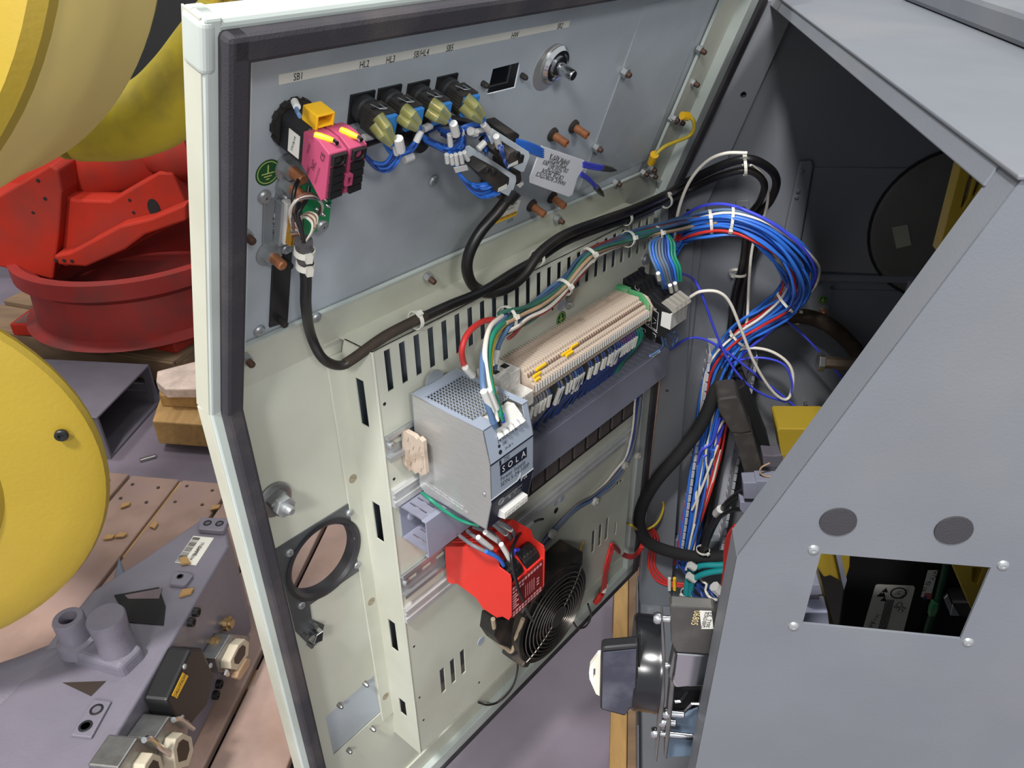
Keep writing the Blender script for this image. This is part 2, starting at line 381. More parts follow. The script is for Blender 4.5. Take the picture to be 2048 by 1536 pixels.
# round closing disc on the far wall
add('round_blanking_disc', MB().lathe(I4, [(.128, 0), (.128, .002), (.122, .004), (0, .004)], 48), mat('smoky_disc', (104, 104, 100), .3, .2, var=.1), cab, FW.at(1905, 452, .003), smooth=True)
add('disc_rim', MB().lathe(I4, [(.128, 0), (.132, 0), (.132, .004), (.128, .004), (.128, 0)], 48), BLACK, cab, FW.at(1905, 452, .003), smooth=True)
plate('adhesive_patch', FW, [(1784, 455), (1815, 449), (1823, 490), (1793, 497)], .001, mat('dull_adhesive_patch', (150, 150, 138), .4, var=.1), cab, .0075)
for x, y in ((1363, 502), (1396, 528), (1446, 1070)): screw(FW, x, y, cab, .0058, .002)
add('earth_lug_bracket', MB().prism(FW.mat(), [FW.loc(x, y, .004) for x, y in ((1472, 402), (1498, 400), (1500, 428), (1470, 430))], 0, .004, [circ(*FW.loc(1487, 418, .004), .004, 12)]), GREY, cab, bev=.001)
def earth(F, px, py, r, parent, off=0.0, name='earth_sticker', m=GSTICK):
    o = add(name, MB().cyl(I4, r, 0, .0004, 28), m, parent, F.at(px, py, off))
    mw = F.at(px, py, off + .0005); y = mat('pale_yellow_print', (196, 204, 120), .6) if 'pale_yellow_print' not in MATS else MATS['pale_yellow_print']
    b = MB().lathe(mw, [(r * .8, 0), (r * .86, 0), (r * .86, .0002), (r * .8, .0002), (r * .8, 0)], 28)
    b.box(mw, r * .1, r * .62, .0002, (0, r * .25, 0))
    for k, w_ in enumerate((1.0, .62, .28)): b.box(mw, r * w_, r * .08, .0002, (0, -r * .08 - k * r * .22, 0))
    add('earth_symbol', b, y, o if parent is None or parent.parent is None else parent); return o
earth(FW, 1646, 599, .0085, cab)
add('earth_stud_washer', MB().prism(FW.mat(), [FW.loc(x, y, .0015) for x, y in ((1637, 618), (1648, 611), (1659, 613), (1659, 627), (1645, 625))], 0, .0015), ZINC, cab)
add('earth_stud', MB().lathe(I4, [(.005, 0), (.005, .014), (.004, .015)], 10), COPPER, cab, FW.at(1645, 622, 0), smooth=True)
for x, y in ((1662, 575), (1645, 655), (1610, 804)):
    add('weld_stud', MB().lathe(I4, [(.003, 0), (.003, .014)], 8), STEEL, cab, FW.at(x, y, 0), smooth=True)
text('16.10.14 C', FW, 1459, 459, .0125, INK, cab, .001, 0.02)
# floor-level step of the far side
add('sill_step', MB().prism(FW.mat(), [FW.loc(x, y, .02) for x, y in ((1340, 1080), (1460, 1082), (1460, 1098), (1338, 1096))], 0, .02), GREY, cab, bev=.002)
add('front_sill', MB().prism(FR.mat(), rect(FWX, ZB - ZC, NWX, ZB - ZC + .05), -.002, 0), GREY, cab)
plate('cable_anchor', FW, [(1330, 1183), (1350, 1184), (1348, 1205), (1328, 1204)], .006, GREY, cab, bev=.001)
# ================================================================== cabinet door (part of the cabinet, swung open)
T = Fr(OD, EX, Z * math.cos(TT) + N * math.sin(TT)); P = T.sh(-.005)
RH, TB = .015, -.008          # rim height, back of the skin
E0, E1, EG0, EG1, ER = .2775, 1.111, .287, .306, 1.085
VB, VT, VTG0, VTG1 = -.857, .376, .348, .368
fr_ = [(646, 1052), (646, 1178)]
fa, fb = [V(D.loc(*p)) for p in fr_]; fc, frad = (fa + fb) / 2, (fa - fb).length / 2
fc = V(((fc.x + V(D.loc(646, 1117)).x) / 2, fc.y))
door = add('cabinet_door', MB().prism(D.mat(), rect(E0, VB, E1, 0), -.0015, 0,
    [circ(fc.x, fc.y, frad * 1.02, 48), Loc([D.loc(x, y) for x, y in ((650.5, 1434.7), (748, 1351), (761.9, 1425.7), (667.6, 1511))])])
    .prism(T.mat(), rect(E0, 0, E1, VT), -.0015, 0, [rect(.322, .0575, 1.028, .345)]), CREAM, cab,
    label='beige door leaf, bent backwards in its upper third')
def both(name, e0, e1, z0, z1, m, lo=VB, hi=VT, bev=0.0):
    return add(name, MB().prism(D.mat(), rect(e0, lo, e1, 0), z0, z1).prism(T.mat(), rect(e0, 0, e1, hi), z0, z1), m, door, bev=bev)
both('free_edge_rim', E0, EG0 + .004, TB, RH, RIM, bev=.002)
both('end_return', E0 - .0012, E0 + .0004, TB, RH - .003, CREAM, bev=.0005)
both('hinge_edge_rim', ER, E1, TB, RH, RIM, bev=.0015)
add('top_rim', MB().prism(T.mat(), rect(E0 - .002, VTG1 - .004, E1, VT), TB, RH), RIM, door, bev=.006, seg=4)
add('corner_cap', MB().prism(T.mat(), rect(E0 - .0025, VT - .038, EG0, VT - .0004), TB, RH + .0008), RIM, door, bev=.005, seg=4)
add('bottom_rim', MB().prism(D.mat(), rect(E0, VB, E1, VB + .026), TB, RH), RIM, door, bev=.0015)
add('bottom_ledge', MB().prism(D.mat(), rect(.3, VB + .026, ER, VB + .06), 0, .004), CREAM, door, bev=.001)
# gasket
G0, G1 = RH - .004, RH + .011
both('gasket', EG0, EG1, G0, G1, GASK, lo=VB + .005, hi=VTG1, bev=.004)
add('gasket', MB().prism(T.mat(), rect(EG0 + .002, VTG0, 1.13, VTG1), G0, G1), GASK, door, bev=.004)
both('gasket', E1 - .001, E1 + .02, G0 - .01, G1 - .006, GASK, lo=VB, hi=VTG1, bev=.003)
add('gasket', MB().prism(D.mat(), rect(E0, VB - .011, E1 + .02, VB + .0005), TB, G1 - .008), GASK, door, bev=.003)
both('gasket_clip_edge', EG1 - .001, EG1 + .0015, .002, RH + .002, WHITE, lo=VB + .03, hi=VTG0 - .03, bev=.0005)
add('gasket_clip_edge', MB().prism(T.mat(), rect(.322, VTG0 - .0022, .66, VTG0 + .001), .002, RH + .002), WHITE, door)
# frame edge of the operator panel opening: bright cut edge
add('opening_edge', MB().prism(T.mat(), rect(.3205, .056, 1.03, .347), -.003, .0012, [rect(.323, .0588, 1.0275, .3445)]), RIM, door)
# upper inner return by the hinge corner and small hinge bracket
add('corner_bracket', MB().prism(T.mat(), [T.loc(x, y, .004) for x, y in ((1316, 366), (1345, 350), (1340, 378), (1318, 386))], 0, .004), ZINC, door, bev=.001)
add('hinge_pin_bracket', MB().prism(D.mat(), [D.loc(x, y, .012) for x, y in ((1304, 437), (1326, 436), (1326, 452), (1303, 453))], 0, .012), ZINC, door, bev=.001)
# weld studs round the opening
for x, y in ((485, 465), (487, 713), (852, 551), (1111, 434)): stud(T, x, y, door, .0035, .014, .006, name='weld_stud_nut')
for x, y in ((1394, 96), (1381, 162), (1338, 235)): stud(T.sh(-.004), x, y, door, .0035, .014, .0055, name='weld_stud_nut')
screw(T, 631, 634, door, .006)
# lower blank window, its studs
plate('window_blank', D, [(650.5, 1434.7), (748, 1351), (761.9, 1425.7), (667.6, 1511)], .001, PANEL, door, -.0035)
for x, y in ((676.5, 1408.7), (728, 1365.6), (742.5, 1455), (695, 1498.7)):
    add('window_clip', MB().lathe(I4, [(.0035, 0), (.0035, .006), (.002, .009)], 8), STEEL, door, D.at(x, y), smooth=True)
# ------------------------------------------------------------------ fan opening plate
fp = thing('fan_opening_plate', D.pt(646, 1117), 'dark zinc square plate with a round opening on the lower beige door', 'plate')
pg = [(552, 1099), (713, 998), (733, 1132), (620, 1210), (624, 1239), (649, 1250), (640, 1282), (624, 1296), (592, 1264), (574, 1188)]
DZ = mat('dark_zinc_plate', (106, 110, 112), .38, .45, var=.2, sc=12, dirt=(60, 58, 62), damt=.6, dsc=8)
add('flange_plate', MB().prism(D.mat(), [D.loc(x, y, .002) for x, y in pg], 0, .002, [circ(fc.x, fc.y, frad, 56)]), DZ, fp)
add('rolled_ring', MB().lathe(D.mat(D.w(fc.x, fc.y)), [(frad - .001, -.012), (frad + .003, -.012), (frad + .006, .002), (frad + .008, .0045), (frad + .003, .0055), (frad - .001, .002), (frad - .001, -.012)], 56), mat('blackened_ring', (62, 62, 66), .35, .5, var=.2), fp, smooth=True)
for x, y in ((578, 1105), (698.6, 1025), (713.4, 1129), (601.6, 1210)): screw(D, x, y, fp, .0052, .002)
add('folded_tab', MB().prism(D.mat(), [D.loc(x, y, .016) for x, y in ((627, 1290), (633, 1272), (648, 1262), (646, 1282))], .0, .016), CHROME, fp, bev=.001)
for x, y in ((606, 1268), (626, 1248), (617, 1287)): add('weld_pin', MB().lathe(I4, [(.003, 0), (.003, .008)], 8), STEEL, fp, D.at(x, y, .002), smooth=True)
# ------------------------------------------------------------------ latch
lt = thing('quarter_turn_latch', D.pt(556, 1000), 'worn steel latch bolt with a hex nut above the round fan opening', 'latch')
mw = D.at(548, 998)
add('square_washer', MB().lathe(I4, [(.021, 0), (.021, .003), (.019, .004)], 28), STEEL, lt, mw, smooth=True)
add('square_shank', MB().box(I4, .022, .022, .012, (0, 0, .009)), STEEL, lt, D.at(549, 998, 0, .3), bev=.002)
add('hex_nut', hexnut(MB(), I4, .0125, .014, .023), ZINC, lt, mw, bev=.001)
add('threaded_end', MB().lathe(I4, [(.0055, .023), (.0055, .03), (.0035, .033), (0, .033)], 14), ZINC, lt, mw, smooth=True)
# ================================================================== operator panel
op = thing('operator_panel', P.pt(900, 250), 'blue-grey sheet panel of switches filling the upper tilted part of the door', 'panel')
pw = [(1003, 133), (1040, 124), (1012, 182), (974, 189)]
pw = [(986, 138), (1041, 124), (1030, 175), (974, 189)]
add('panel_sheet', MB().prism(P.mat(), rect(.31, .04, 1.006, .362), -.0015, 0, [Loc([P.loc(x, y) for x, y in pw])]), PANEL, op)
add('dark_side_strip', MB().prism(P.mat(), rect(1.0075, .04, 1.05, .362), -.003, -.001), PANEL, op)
add('display_window', MB().prism(P.mat(), [P.loc(x, y, -.006) for x, y in ((980, 134), (1047, 120), (1036, 179), (968, 193))], -.008, -.006), mat('dark_display_glass', (20, 22, 26), .15, var=.1), op)
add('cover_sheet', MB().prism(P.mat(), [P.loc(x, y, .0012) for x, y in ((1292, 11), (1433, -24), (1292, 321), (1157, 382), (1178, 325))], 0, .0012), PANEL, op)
ls = add('label_strip', MB().prism(P.mat(), [P.loc(x, y) for x, y in ((557, 149), (1140, 40.5), (1136.5, 54), (557, 169.5))], 0, .0004), LABEL, op)
for s, x, y in (('SB1', 597, 153.5), ('HL2', 729, 129), ('HL3', 781.5, 119.5), ('SB/HL4', 843, 107.5), ('SB5', 900, 96.5), ('HW', 1030, 71), ('SR2', 1120.5, 52.5)):
    text(s, P, x, y, .0083, INK, ls, .0007, 0, .72)
for x, y in ((1245, 142), (1189, 292), (1107, 435), (1228, 362)):
    stud(P, x, y, op, .0035, .012, .0062, name='panel_nut')
for x, y in ((527, 392), (517, 660), (865, 360)): screw(P, x, y, op, .0062)
for x, y in ((965, 166), (1043, 150)): add('spring_clip', MB().lathe(I4, [(.003, 0), (.003, .006), (.0018, .008)], 8), DUSTB, op, P.at(x, y), smooth=True)
for k, (x, y) in enumerate(((1104, 268), (1146, 252), (1062, 410), (1103, 394))):
    s_ = add('copper_standoff', MB().lathe(I4, [(.0048, 0), (.0048, .023), (.0032, .024), (.003, .02), (0, .02)], 18), COPPER, op, P.at(x, y), smooth=True)
    add('dark_collar', MB().lathe(I4, [(.0085, 0), (.008, .003), (.006, .0045), (.005, .005)], 18), mat('dark_collar_brown', (46, 38, 34), .8, var=.3, sc=90) if 'dark_collar_brown' not in MATS else MATS['dark_collar_brown'], s_, P.at(x, y), smooth=True)  # dark brown ring round the foot of each standoff
earth(P, 536, 345, .0118, op)
add('black_blanking_plate', MB().prism(P.mat(), [P.loc(x, y, .0025) for x, y in ((547, 512), (585, 505), (576, 644), (540, 656))], 0, .0025), BLACK, op, bev=.0005)
for x, y in ((569, 523), (560, 640)): add('blanking_plate_pin', MB().lathe(I4, [(.0035, 0), (.0035, .009)], 8), DUSTB, op, P.at(x, y, .0025), smooth=True)
rl = add('rating_label', MB().prism(P.mat(), [P.loc(x, y) for x, y in ((1004, 405), (1041, 400), (1032, 430), (985, 449), (990, 425))], 0, .0004), LABEL, op)
add('yellow_band', MB().prism(P.mat(), [P.loc(x, y) for x, y in ((990, 440), (1034, 421), (1032, 430), (986, 449))], .0004, .0006), YPLAST, rl)
text('CORPORATION', P, 1014, 432.5, .0062, INK, rl, .0009, 0, .8)
text('OPER BOX', P, 1024, 410, .005, INK, rl, .0009, 0, .8)
text('05-2011', P, 1022, 417, .005, INK, rl, .0009, 0, .8)
text('1171', P, 1021, 441.5, .0072, INK, op, .0007, 0, .8)
# ------------------------------------------------------------------ chrome key switch
ks = thing('key_switch', P.pt(1108, 127), 'round chrome switch with a short threaded spindle at the upper right of the panel', 'switch')
mw = P.at(1108, 127)
add('washer', MB().lathe(I4, [(.0255, 0), (.0255, .0008), (.024, .001), (0, .001)], 36), ALU, ks, P.at(1098, 134), smooth=True)
add('dished_ring', MB().lathe(I4, [(.0205, .001), (.0205, .003), (.017, .0065), (.014, .007), (.013, .005), (.009, .006)], 36), CHROME, ks, mw, smooth=True)
add('hub', MB().lathe(I4, [(.012, .004), (.0115, .009), (.008, .0105), (0, .0105)], 28), CHROME, ks, mw, smooth=True)
add('spindle', MB().lathe(I4, [(.006, .01), (.006, .026), (.005, .028), (0, .028)], 18), CHROME, ks, mw, smooth=True)
# ------------------------------------------------------------------ emergency stop switch
es = thing('emergency_stop_switch', P.pt(585, 245), 'black emergency stop body with pink contact blocks and a yellow lever, behind SB1', 'switch')
mw = P.at(584, 243)
b = MB().lathe(I4, [(.0195, 0), (.0195, .006), (.017, .0065)], 32)
for k in range(12):
    a = k * math.pi / 6; b.box(I4 @ M.Rotation(a, 4, 'Z'), .004, .006, .005, (.019, 0, .003))
add('threaded_collar', b, DUSTB, es, mw, smooth=True)
ES = Fr(P.w(*P.loc(584, 243)), P.x, P.y); e0 = ES.mat()
add('body', MB().prism(e0, [(-.016, -.0145), (.013, -.0145), (.016, .012), (.008, .0165), (-.010, .0165), (-.016, .011)], .006, .036), BLACK, es, bev=.0015)
sk = add('type_sticker', MB().box(e0, .0005, .019, .013, (-.0162, -.002, .024)), LABEL, es)
EL = Fr(ES.w(-.0166, -.002, .024), P.n, P.y)
text('YW1B-V4', EL, 0, 0, .0034, INK, sk, mw=EL.mat(EL.w(0, 0, .0001), 1.35)); 
for k, u in enumerate((-.0095, .0095)):
    prof = [(-.0268, .036), (-.022, .036), (-.004, .036), (.0, .036)]
    cb_ = add('contact_block', MB().prism(ES.mat() @ M(((0, 0, 1, u - .0085), (1, 0, 0, 0), (0, 1, 0, 0), (0, 0, 0, 1))), [(-.0295, .0615), (-.012, .036), (.0155, .036), (.0175, .044), (.0175, .054), (.0135, .066), (-.0255, .066)], 0, .017), PINK, es, bev=.0008)
    add('terminal_recess', MB().prism(e0, rect(u - .0062, .0035, u + .0062, .0125), .0655, .069, [circ(u, .008, .0038, 14)]), BLACK, cb_, bev=.0004)
    b = MB()
    for j in range(4): b.prism(e0, [(u - .0062, .0012 - j * .0068), (u + .0058, .0012 - j * .0068), (u + .0062, -.0042 - j * .0068), (u - .0055, -.0052 - j * .0068)], .0655, .0685)
    add('terminal_cover', b, BLACK, cb_)
    add('terminal_screw', MB().cyl(e0 @ M.Translation((u, .008, 0)), .0034, .064, .0664, 12), DUSTB if k == 0 else PINK, cb_)
add('centre_clip', MB().prism(e0, rect(-.0024, -.016, .0036, -.0065), .066, .0705, [rect(-.001, -.014, .0022, -.0085)]), PINK, es)
BL = Fr(ES.w(-.0182, -.004, .051), P.n, P.y)
text('NC', BL, 0, 0, .006, INK, es, mw=BL.mat(BL.w(0, 0, .0006), 1.35))
text('CE', BL, 0, 0, .006, INK, es, mw=BL.mat(BL.w(.009, .012, .0006), 1.35))
text('IDEC', BL, 0, 0, .0034, INK, es, mw=BL.mat(BL.w(-.0055, -.008, .0006), 1.35))
text('MADE IN JAPAN', BL, 0, 0, .0022, INK, es, mw=BL.mat(BL.w(.005, -.006, .0006), 1.35))
text('YW-E01', BL, 0, 0, .0028, INK, es, mw=BL.mat(BL.w(-.007, .01, .0006), 1.35))
# yellow lever: a hollow hood
lm = ES.mat(ES.w(-.001, .0195, .031))
add('yellow_lever', MB().box(lm, .0165, .002, .017, (0, .0075, 0)).box(lm, .002, .016, .017, (-.0075, 0, 0)).box(lm, .002, .011, .017, (.0075, .0025, 0)).box(lm, .015, .014, .002, (0, .001, -.0075)).box(lm, .015, .002, .016, (0, -.002, 0)).prism(lm, [(-.0085, -.0065), (-.0085, -.0135), (-.002, -.0065)], -.0085, .0065), YPLAST, es, bev=.0007)
for k, (a, c) in enumerate((((-.0155, .0172, .046), (-.0085, .0182, .0585)), ((.007, .0172, .048), (.0115, .0182, .062)))):
    p0, p1 = ES.w(*a), ES.w(*c)
    add('crimp_terminal', MB().tube([p0, p0.lerp(p1, .3), p0.lerp(p1, .7), p1], [.0028, .003, .0026, .002], 10), YPLAST if k < 2 else YELW, es, smooth=True)
    add('crimp_tongue', MB().tube([p1, p1 + P.n * .004], .0018, 8), CHROME, es)
wire('jumper_wire', path(P.sh(0), [(591, 207, .03), (594, 222, .036), (600, 233, .044)]), .0016, SLATE, es)
add('wire_marker', MB().tube(path(P, [(589, 203, .026), (594, 214, .034)]), .0028, 10), WHITE, es)
# ------------------------------------------------------------------ four illuminated push buttons
def lamp_switch(mw, label):
    t = thing('push_button_switch', mw, label, 'switch', 'push buttons on the operator panel')
    add('mounting_flange', MB().box(I4, .026, .026, .002, (0, 0, .001)), BLACK, t, mw)
    add('bezel_ring', MB().lathe(I4, [(.0122, .002), (.0122, .008), (.0105, .0095), (.0105, .013)], 24), BLACK, t, mw, smooth=True)
    b = MB().box(I4, .0205, .021, .019, (0, 0, .022))
    for k in range(7): b.box(I4, .0008, .001, .017, (-.0105, -.009 + k * .003, .022))
    add('contact_body', b, DUSTB, t, mw, bev=.0008)
    add('blue_terminal_face', MB().box(I4, .019, .0185, .004, (0, 0, .0332)), BLUEP, t, mw, bev=.0006)
    add('spring_wire', MB().tube([(-.004, .0108, .016), (-.004, .0125, .026), (.002, .0125, .028), (.003, .0108, .018)], .0008, 6), CHROME, t, mw)
    b = MB()
    for k in range(4): b.box(I4, .0022, .0016, .002, (-.0065 + k * .0043, .0108, .0215))
    add('locking_teeth', b, BLACK, t, mw)
    return t
sw = [(721, 213), (775, 200), (832, 190), (889, 176)]
swl = ['black push button body under HL2, next to the pink switch', 'black push button body under HL3, second from the left', 'black push button body under SB/HL4, third from the left', 'black push button body under SB5, the rightmost of the four']
b0 = lamp_switch(P.at(*sw[0]), swl[0])
for (x, y), l in zip(sw[1:], swl[1:]): dup(b0, P.at(x, y), l)
ends = [(789, 292), (842, 257), (902, 243), (970, 243)]
starts = [(751, 241), (803, 226), (858, 214), (926, 203)]
def sleeves(k):
    (x, y), (x1, y1) = starts[k], ends[k]
    dx, dy = x1 - x, y1 - y
    t = thing('receptacle_sleeve_pair', P.pt(x, y, .04), 'clear amber receptacle sleeves on the button under ' + ('HL2', 'HL3', 'SB/HL4', 'SB5')[k], 'terminal', 'insulating sleeves on the push buttons')
    for j, (ox, oy) in enumerate(((5, -8), (-2, 8))):
        pts = path(P, [(x + ox, y + oy, .036), (x + ox + dx * .4, y + oy + dy * .4, .044), (x + ox * .6 + dx * .8, y + oy * .6 + dy * .8, .047)])
        add('sleeve', MB().tube(pts, [.0055, .0053, .0036], 12), CLEARY, t, smooth=True)
        add('crimp', MB().tube([pts[0].lerp(pts[1], .3), pts[1]], .0016, 8), GOLD, t)
        wire('lead', [pts[1], pts[2], P.pt(x + dx * .92 + ox * .3, y + dy * .92 + oy * .3, .046), P.pt(x1, y1, .04)], .0015, BLUE, t)
for k in range(4): sleeves(k)
# ================================================================== mounting plate on the door
SD = .0568
def LF(e): return Fr(S.w(e, 0), N, Z)          # section across the plate: x = height above the plate, y = up
def LX(e): return LF(e).mat() @ M(((1, 0, 0, 0), (0, 1, 0, 0), (0, 0, 1, 0), (0, 0, 0, 1)))
def ext(mb, e0, e1, poly, holes=()):            # section polygon (n, v) drawn out along the door from e0 to e1
    return mb.prism(LF(e0).mat(), poly, -(e1 - e0), 0, holes)
mp = thing('mounting_plate', S.pt(900, 1250), 'large beige louvred mounting plate covering the lower part of the open door', 'panel')
PE0, PE1, PV0, PV1 = .4405, .992, -.689, .0095
sl = [rect(.4562 + .0214 * k, -.0475, .4655 + .0214 * k, .004) for k in range(25)]
sl += [rect(e, -.6032, e + .0095, -.549) for e in (.4935, .515, .5365, .876, .8972, .9184)]
sl += [rect(.946, -.49, .9535, -.458), rect(.9536, -.49, .965, -.483), rect(.951, -.612, .957, -.582)]
def cells(u0, v0, u1, v1, hl):
    """rectangular sheet with rectangular openings, cut into cells"""
    us = sorted({u0, u1} | {round(p[0], 6) for h in hl for p in h}); vs = sorted({v0, v1} | {round(p[1], 6) for h in hl for p in h}); b = MB(); box = [(min(p[0] for p in h), min(p[1] for p in h), max(p[0] for p in h), max(p[1] for p in h)) for h in hl]
    idx = {}; fs = []; pts = []
    def vid(u, v, z):
        k = (u, v, z)
        if k not in idx: idx[k] = len(pts); pts.append(k)
        return idx[k]
    solid = {}
    for i in range(len(us) - 1):
        for j in range(len(vs) - 1):
            cu, cv = (us[i] + us[i + 1]) / 2, (vs[j] + vs[j + 1]) / 2
            solid[i, j] = not any(q[0] < cu < q[2] and q[1] < cv < q[3] for q in box)
    for (i, j), s_ in solid.items():
        if not s_: continue
        a, c, d, e = us[i], us[i + 1], vs[j], vs[j + 1]
        fs.append((vid(a, d, 0), vid(c, d, 0), vid(c, e, 0), vid(a, e, 0))); fs.append((vid(a, e, -.0018), vid(c, e, -.0018), vid(c, d, -.0018), vid(a, d, -.0018)))
        for ni, nj, p_, q_ in ((i - 1, j, (a, e), (a, d)), (i + 1, j, (c, d), (c, e)), (i, j - 1, (a, d), (c, d)), (i, j + 1, (c, e), (a, e))):
            if not solid.get((ni, nj), False): fs.append((vid(*p_, 0), vid(*p_, -.0018), vid(*q_, -.0018), vid(*q_, 0)))
    return pts, fs
cp_, cf_ = cells(PE0, PV0, PE1, PV1, sl)
add('plate_face', MB().add(cp_, cf_, S.mat()), CREAM, mp)
for x, y, r in ((769, 808, .0022), (788, 958, .002), (872, 1098, .002), (828, 1293, .0018), (839, 1395, .0018), (847, 1440, .0018), (1064, 1356, .002), (1112, 1021, .0055), (1105, 618, .002), (958, 1365, .002)):
    add('drilled_hole', MB().cyl(I4, r, -.001, .0002, 12), DARK, mp, S.at(x, y))
sf = LF(PE0)
hs = [rect(-SD + .022, v0, -SD + .036, v1) for v0, v1 in ((-.096, -.034), (-.271, -.21), (-.476, -.417), (-.62, -.585))]
add('side_flange', MB().prism(sf.mat(), [(-SD, PV0), (0, PV0), (0, PV1), (-SD + .012, PV1), (-SD, -.02)], -.0015, 0, hs), CREAM, mp)
add('front_corner_fold', MB().tube([S.w(PE0 + .001, PV0, -.0008), S.w(PE0 + .001, PV1, -.0008)], .0018, 8), CREAM, mp)
add('top_flange', MB().prism(Fr(S.w(0, PV1), EX, -N).mat(), rect(PE0, 0, PE1, SD), -.0015, 0), CREAM, mp)
add('base_foot', MB().prism(D.mat(), rect(PE0 - .02, PV0 + .05, PE0 + .002, -.01), 0, .003), CREAM, mp, bev=.001)
add('top_foot', MB().prism(D.mat(), rect(PE0 - .02, PV1 - .004, PE1, PV1 + .016), 0, .003), CREAM, mp, bev=.001)
add('slot_shade_sheet', MB().prism(D.mat(), rect(PE0 + .01, PV0 + .02, PE1 - .01, PV1 - .01), .004, .006), mat('slot_shade_grey', (120, 130, 142), .5, var=.08), mp)  # added grey sheet; its tone gives the shade seen through the slots
for v in (-.2, -.41, -.61): add('spot_weld_scorch', MB().cyl(D.mat(D.w(PE0 - .009, v + .02, .003)), .006, 0, .0003, 16), mat('scorched_paint', (150, 140, 120), .7, var=.3, sc=200) if 'scorched_paint' not in MATS else MATS['scorched_paint'], mp)
for x, y, r in ((1122, 611, .0078), (962, 1282, .0075), (1111, 1006, .006), (1124, 997, .006), (1257, 888, .005)):
    add('spot_weld_disc', MB().cyl(I4, r, 0, .0006, 24), BLUEGREY, mp, S.at(x, y))
earth(S, 1122, 637, .0105, mp)
lug = add('earth_lug', MB().lathe(I4, [(.0085, 0), (.0085, .002), (.007, .003), (.004, .003), (.0035, .006), (0, .006)], 20), ZINC, mp, S.at(1137, 606), smooth=True)
add('lug_barrel', MB().tube(path(S, [(1138, 600, .004), (1144, 588, .007), (1149, 572, .012)]), [.005, .0045, .0042], 10), STEEL, mp, smooth=True)
for x, y in ((1286, 522), (1361, 503)): pass
add('slot_screw', MB().lathe(I4, [(.009, 0), (.009, .0015), (.006, .002), (.0055, .005), (0, .005)], 20), ZINC, mp, S.at(1289, 518), smooth=True)
# ------------------------------------------------------------------ rails
def din(name, e0, e1, v0, v1, label, slots=True):
    t = thing(name, S.w(e0, (v0 + v1) / 2), label, 'rail')
    hs_ = [rect(e0 + .012 + .025 * k, (v0 + v1) / 2 - .003, e0 + .027 + .025 * k, (v0 + v1) / 2 + .003) for k in range(int((e1 - e0 - .03) / .025))] if slots else []
    add('rail_web', MB().prism(S.mat(), rect(e0, v0 + .004, e1, v1 - .004), .0, .0012, hs_), ZINC, t)
    b = MB(); ext(b, e0, e1, [(0, v1 - .005), (.0065, v1 - .005), (.0065, v1), (.0078, v1), (.0078, v1 - .0062), (0, v1 - .0062)])
    ext(b, e0, e1, [(0, v0 + .005), (0, v0 + .0062), (.0078, v0 + .0062), (.0078, v0), (.0065, v0), (.0065, v0 + .005)])
    add('rail_lip', b, ZINC, t)
    mwr = S.mat(S.w(e0 + .008, (v0 + v1) / 2, .0012))
    add('rail_screw', MB().lathe(I4, [(.0048, 0), (.0048, .002), (.003, .0034), (.001, .0034), (.001, .002), (0, .002)], 14), ZINC, t, mwr, smooth=True)
    return t
din('terminal_rail', .4425, .93, -.133, -.096, 'galvanised top rail that carries the terminals and the power supply')
din('relay_rail', .4415, .62, -.352, -.311, 'short slotted galvanised rail that carries the red relay')
def alu(name, e0, e1, v0, v1, label):
    t = thing(name, S.w(e0, (v0 + v1) / 2), label, 'rail')
    h = v1 - v0; b = MB()
    ext(b, e0, e1, [(0, v0), (.006, v0), (.006, v0 + h * .3), (.003, v0 + h * .36), (.003, v0 + h * .5), (.0055, v0 + h * .54), (.0055, v0 + h * .62), (.003, v0 + h * .66), (.003, v0 + h * .72), (.006, v0 + h * .78), (.006, v1), (0, v1)])
    add('rail_profile', b, RAIL, t); add('rail_edge_strip', ext(MB(), e0, e1, [(.0061, v1 - .004), (.0068, v1 - .004), (.0068, v1 - .0015), (.0061, v1 - .0015)]), WHITE, t); return t
alu('grooved_rail', .4435, .62, -.202, -.176, 'white grooved rail end just above the open cable duct')
alu('grooved_rail', .4405, .9845, -.398, -.372, 'long white grooved rail running under the red relay to the hinge side')
add('dark_plug_strip', ext(MB(), .63, .975, [(0, -.337), (.012, -.337), (.012, -.29), (0, -.29)]), DUSTB, None)
dp = bpy.data.objects['dark_plug_strip']; tag(dp, 'dusty black socket strip in the shade under the cable duct', 'socket strip')
for k in range(9): add('socket', MB().prism(S.mat(), rect(.655 + k * .034, -.33, .682 + k * .034, -.302), .012, .0145), mat('dark_taupe_socket', (92, 84, 82), .6) if 'dark_taupe_socket' not in MATS else MATS['dark_taupe_socket'], dp, bev=.001)
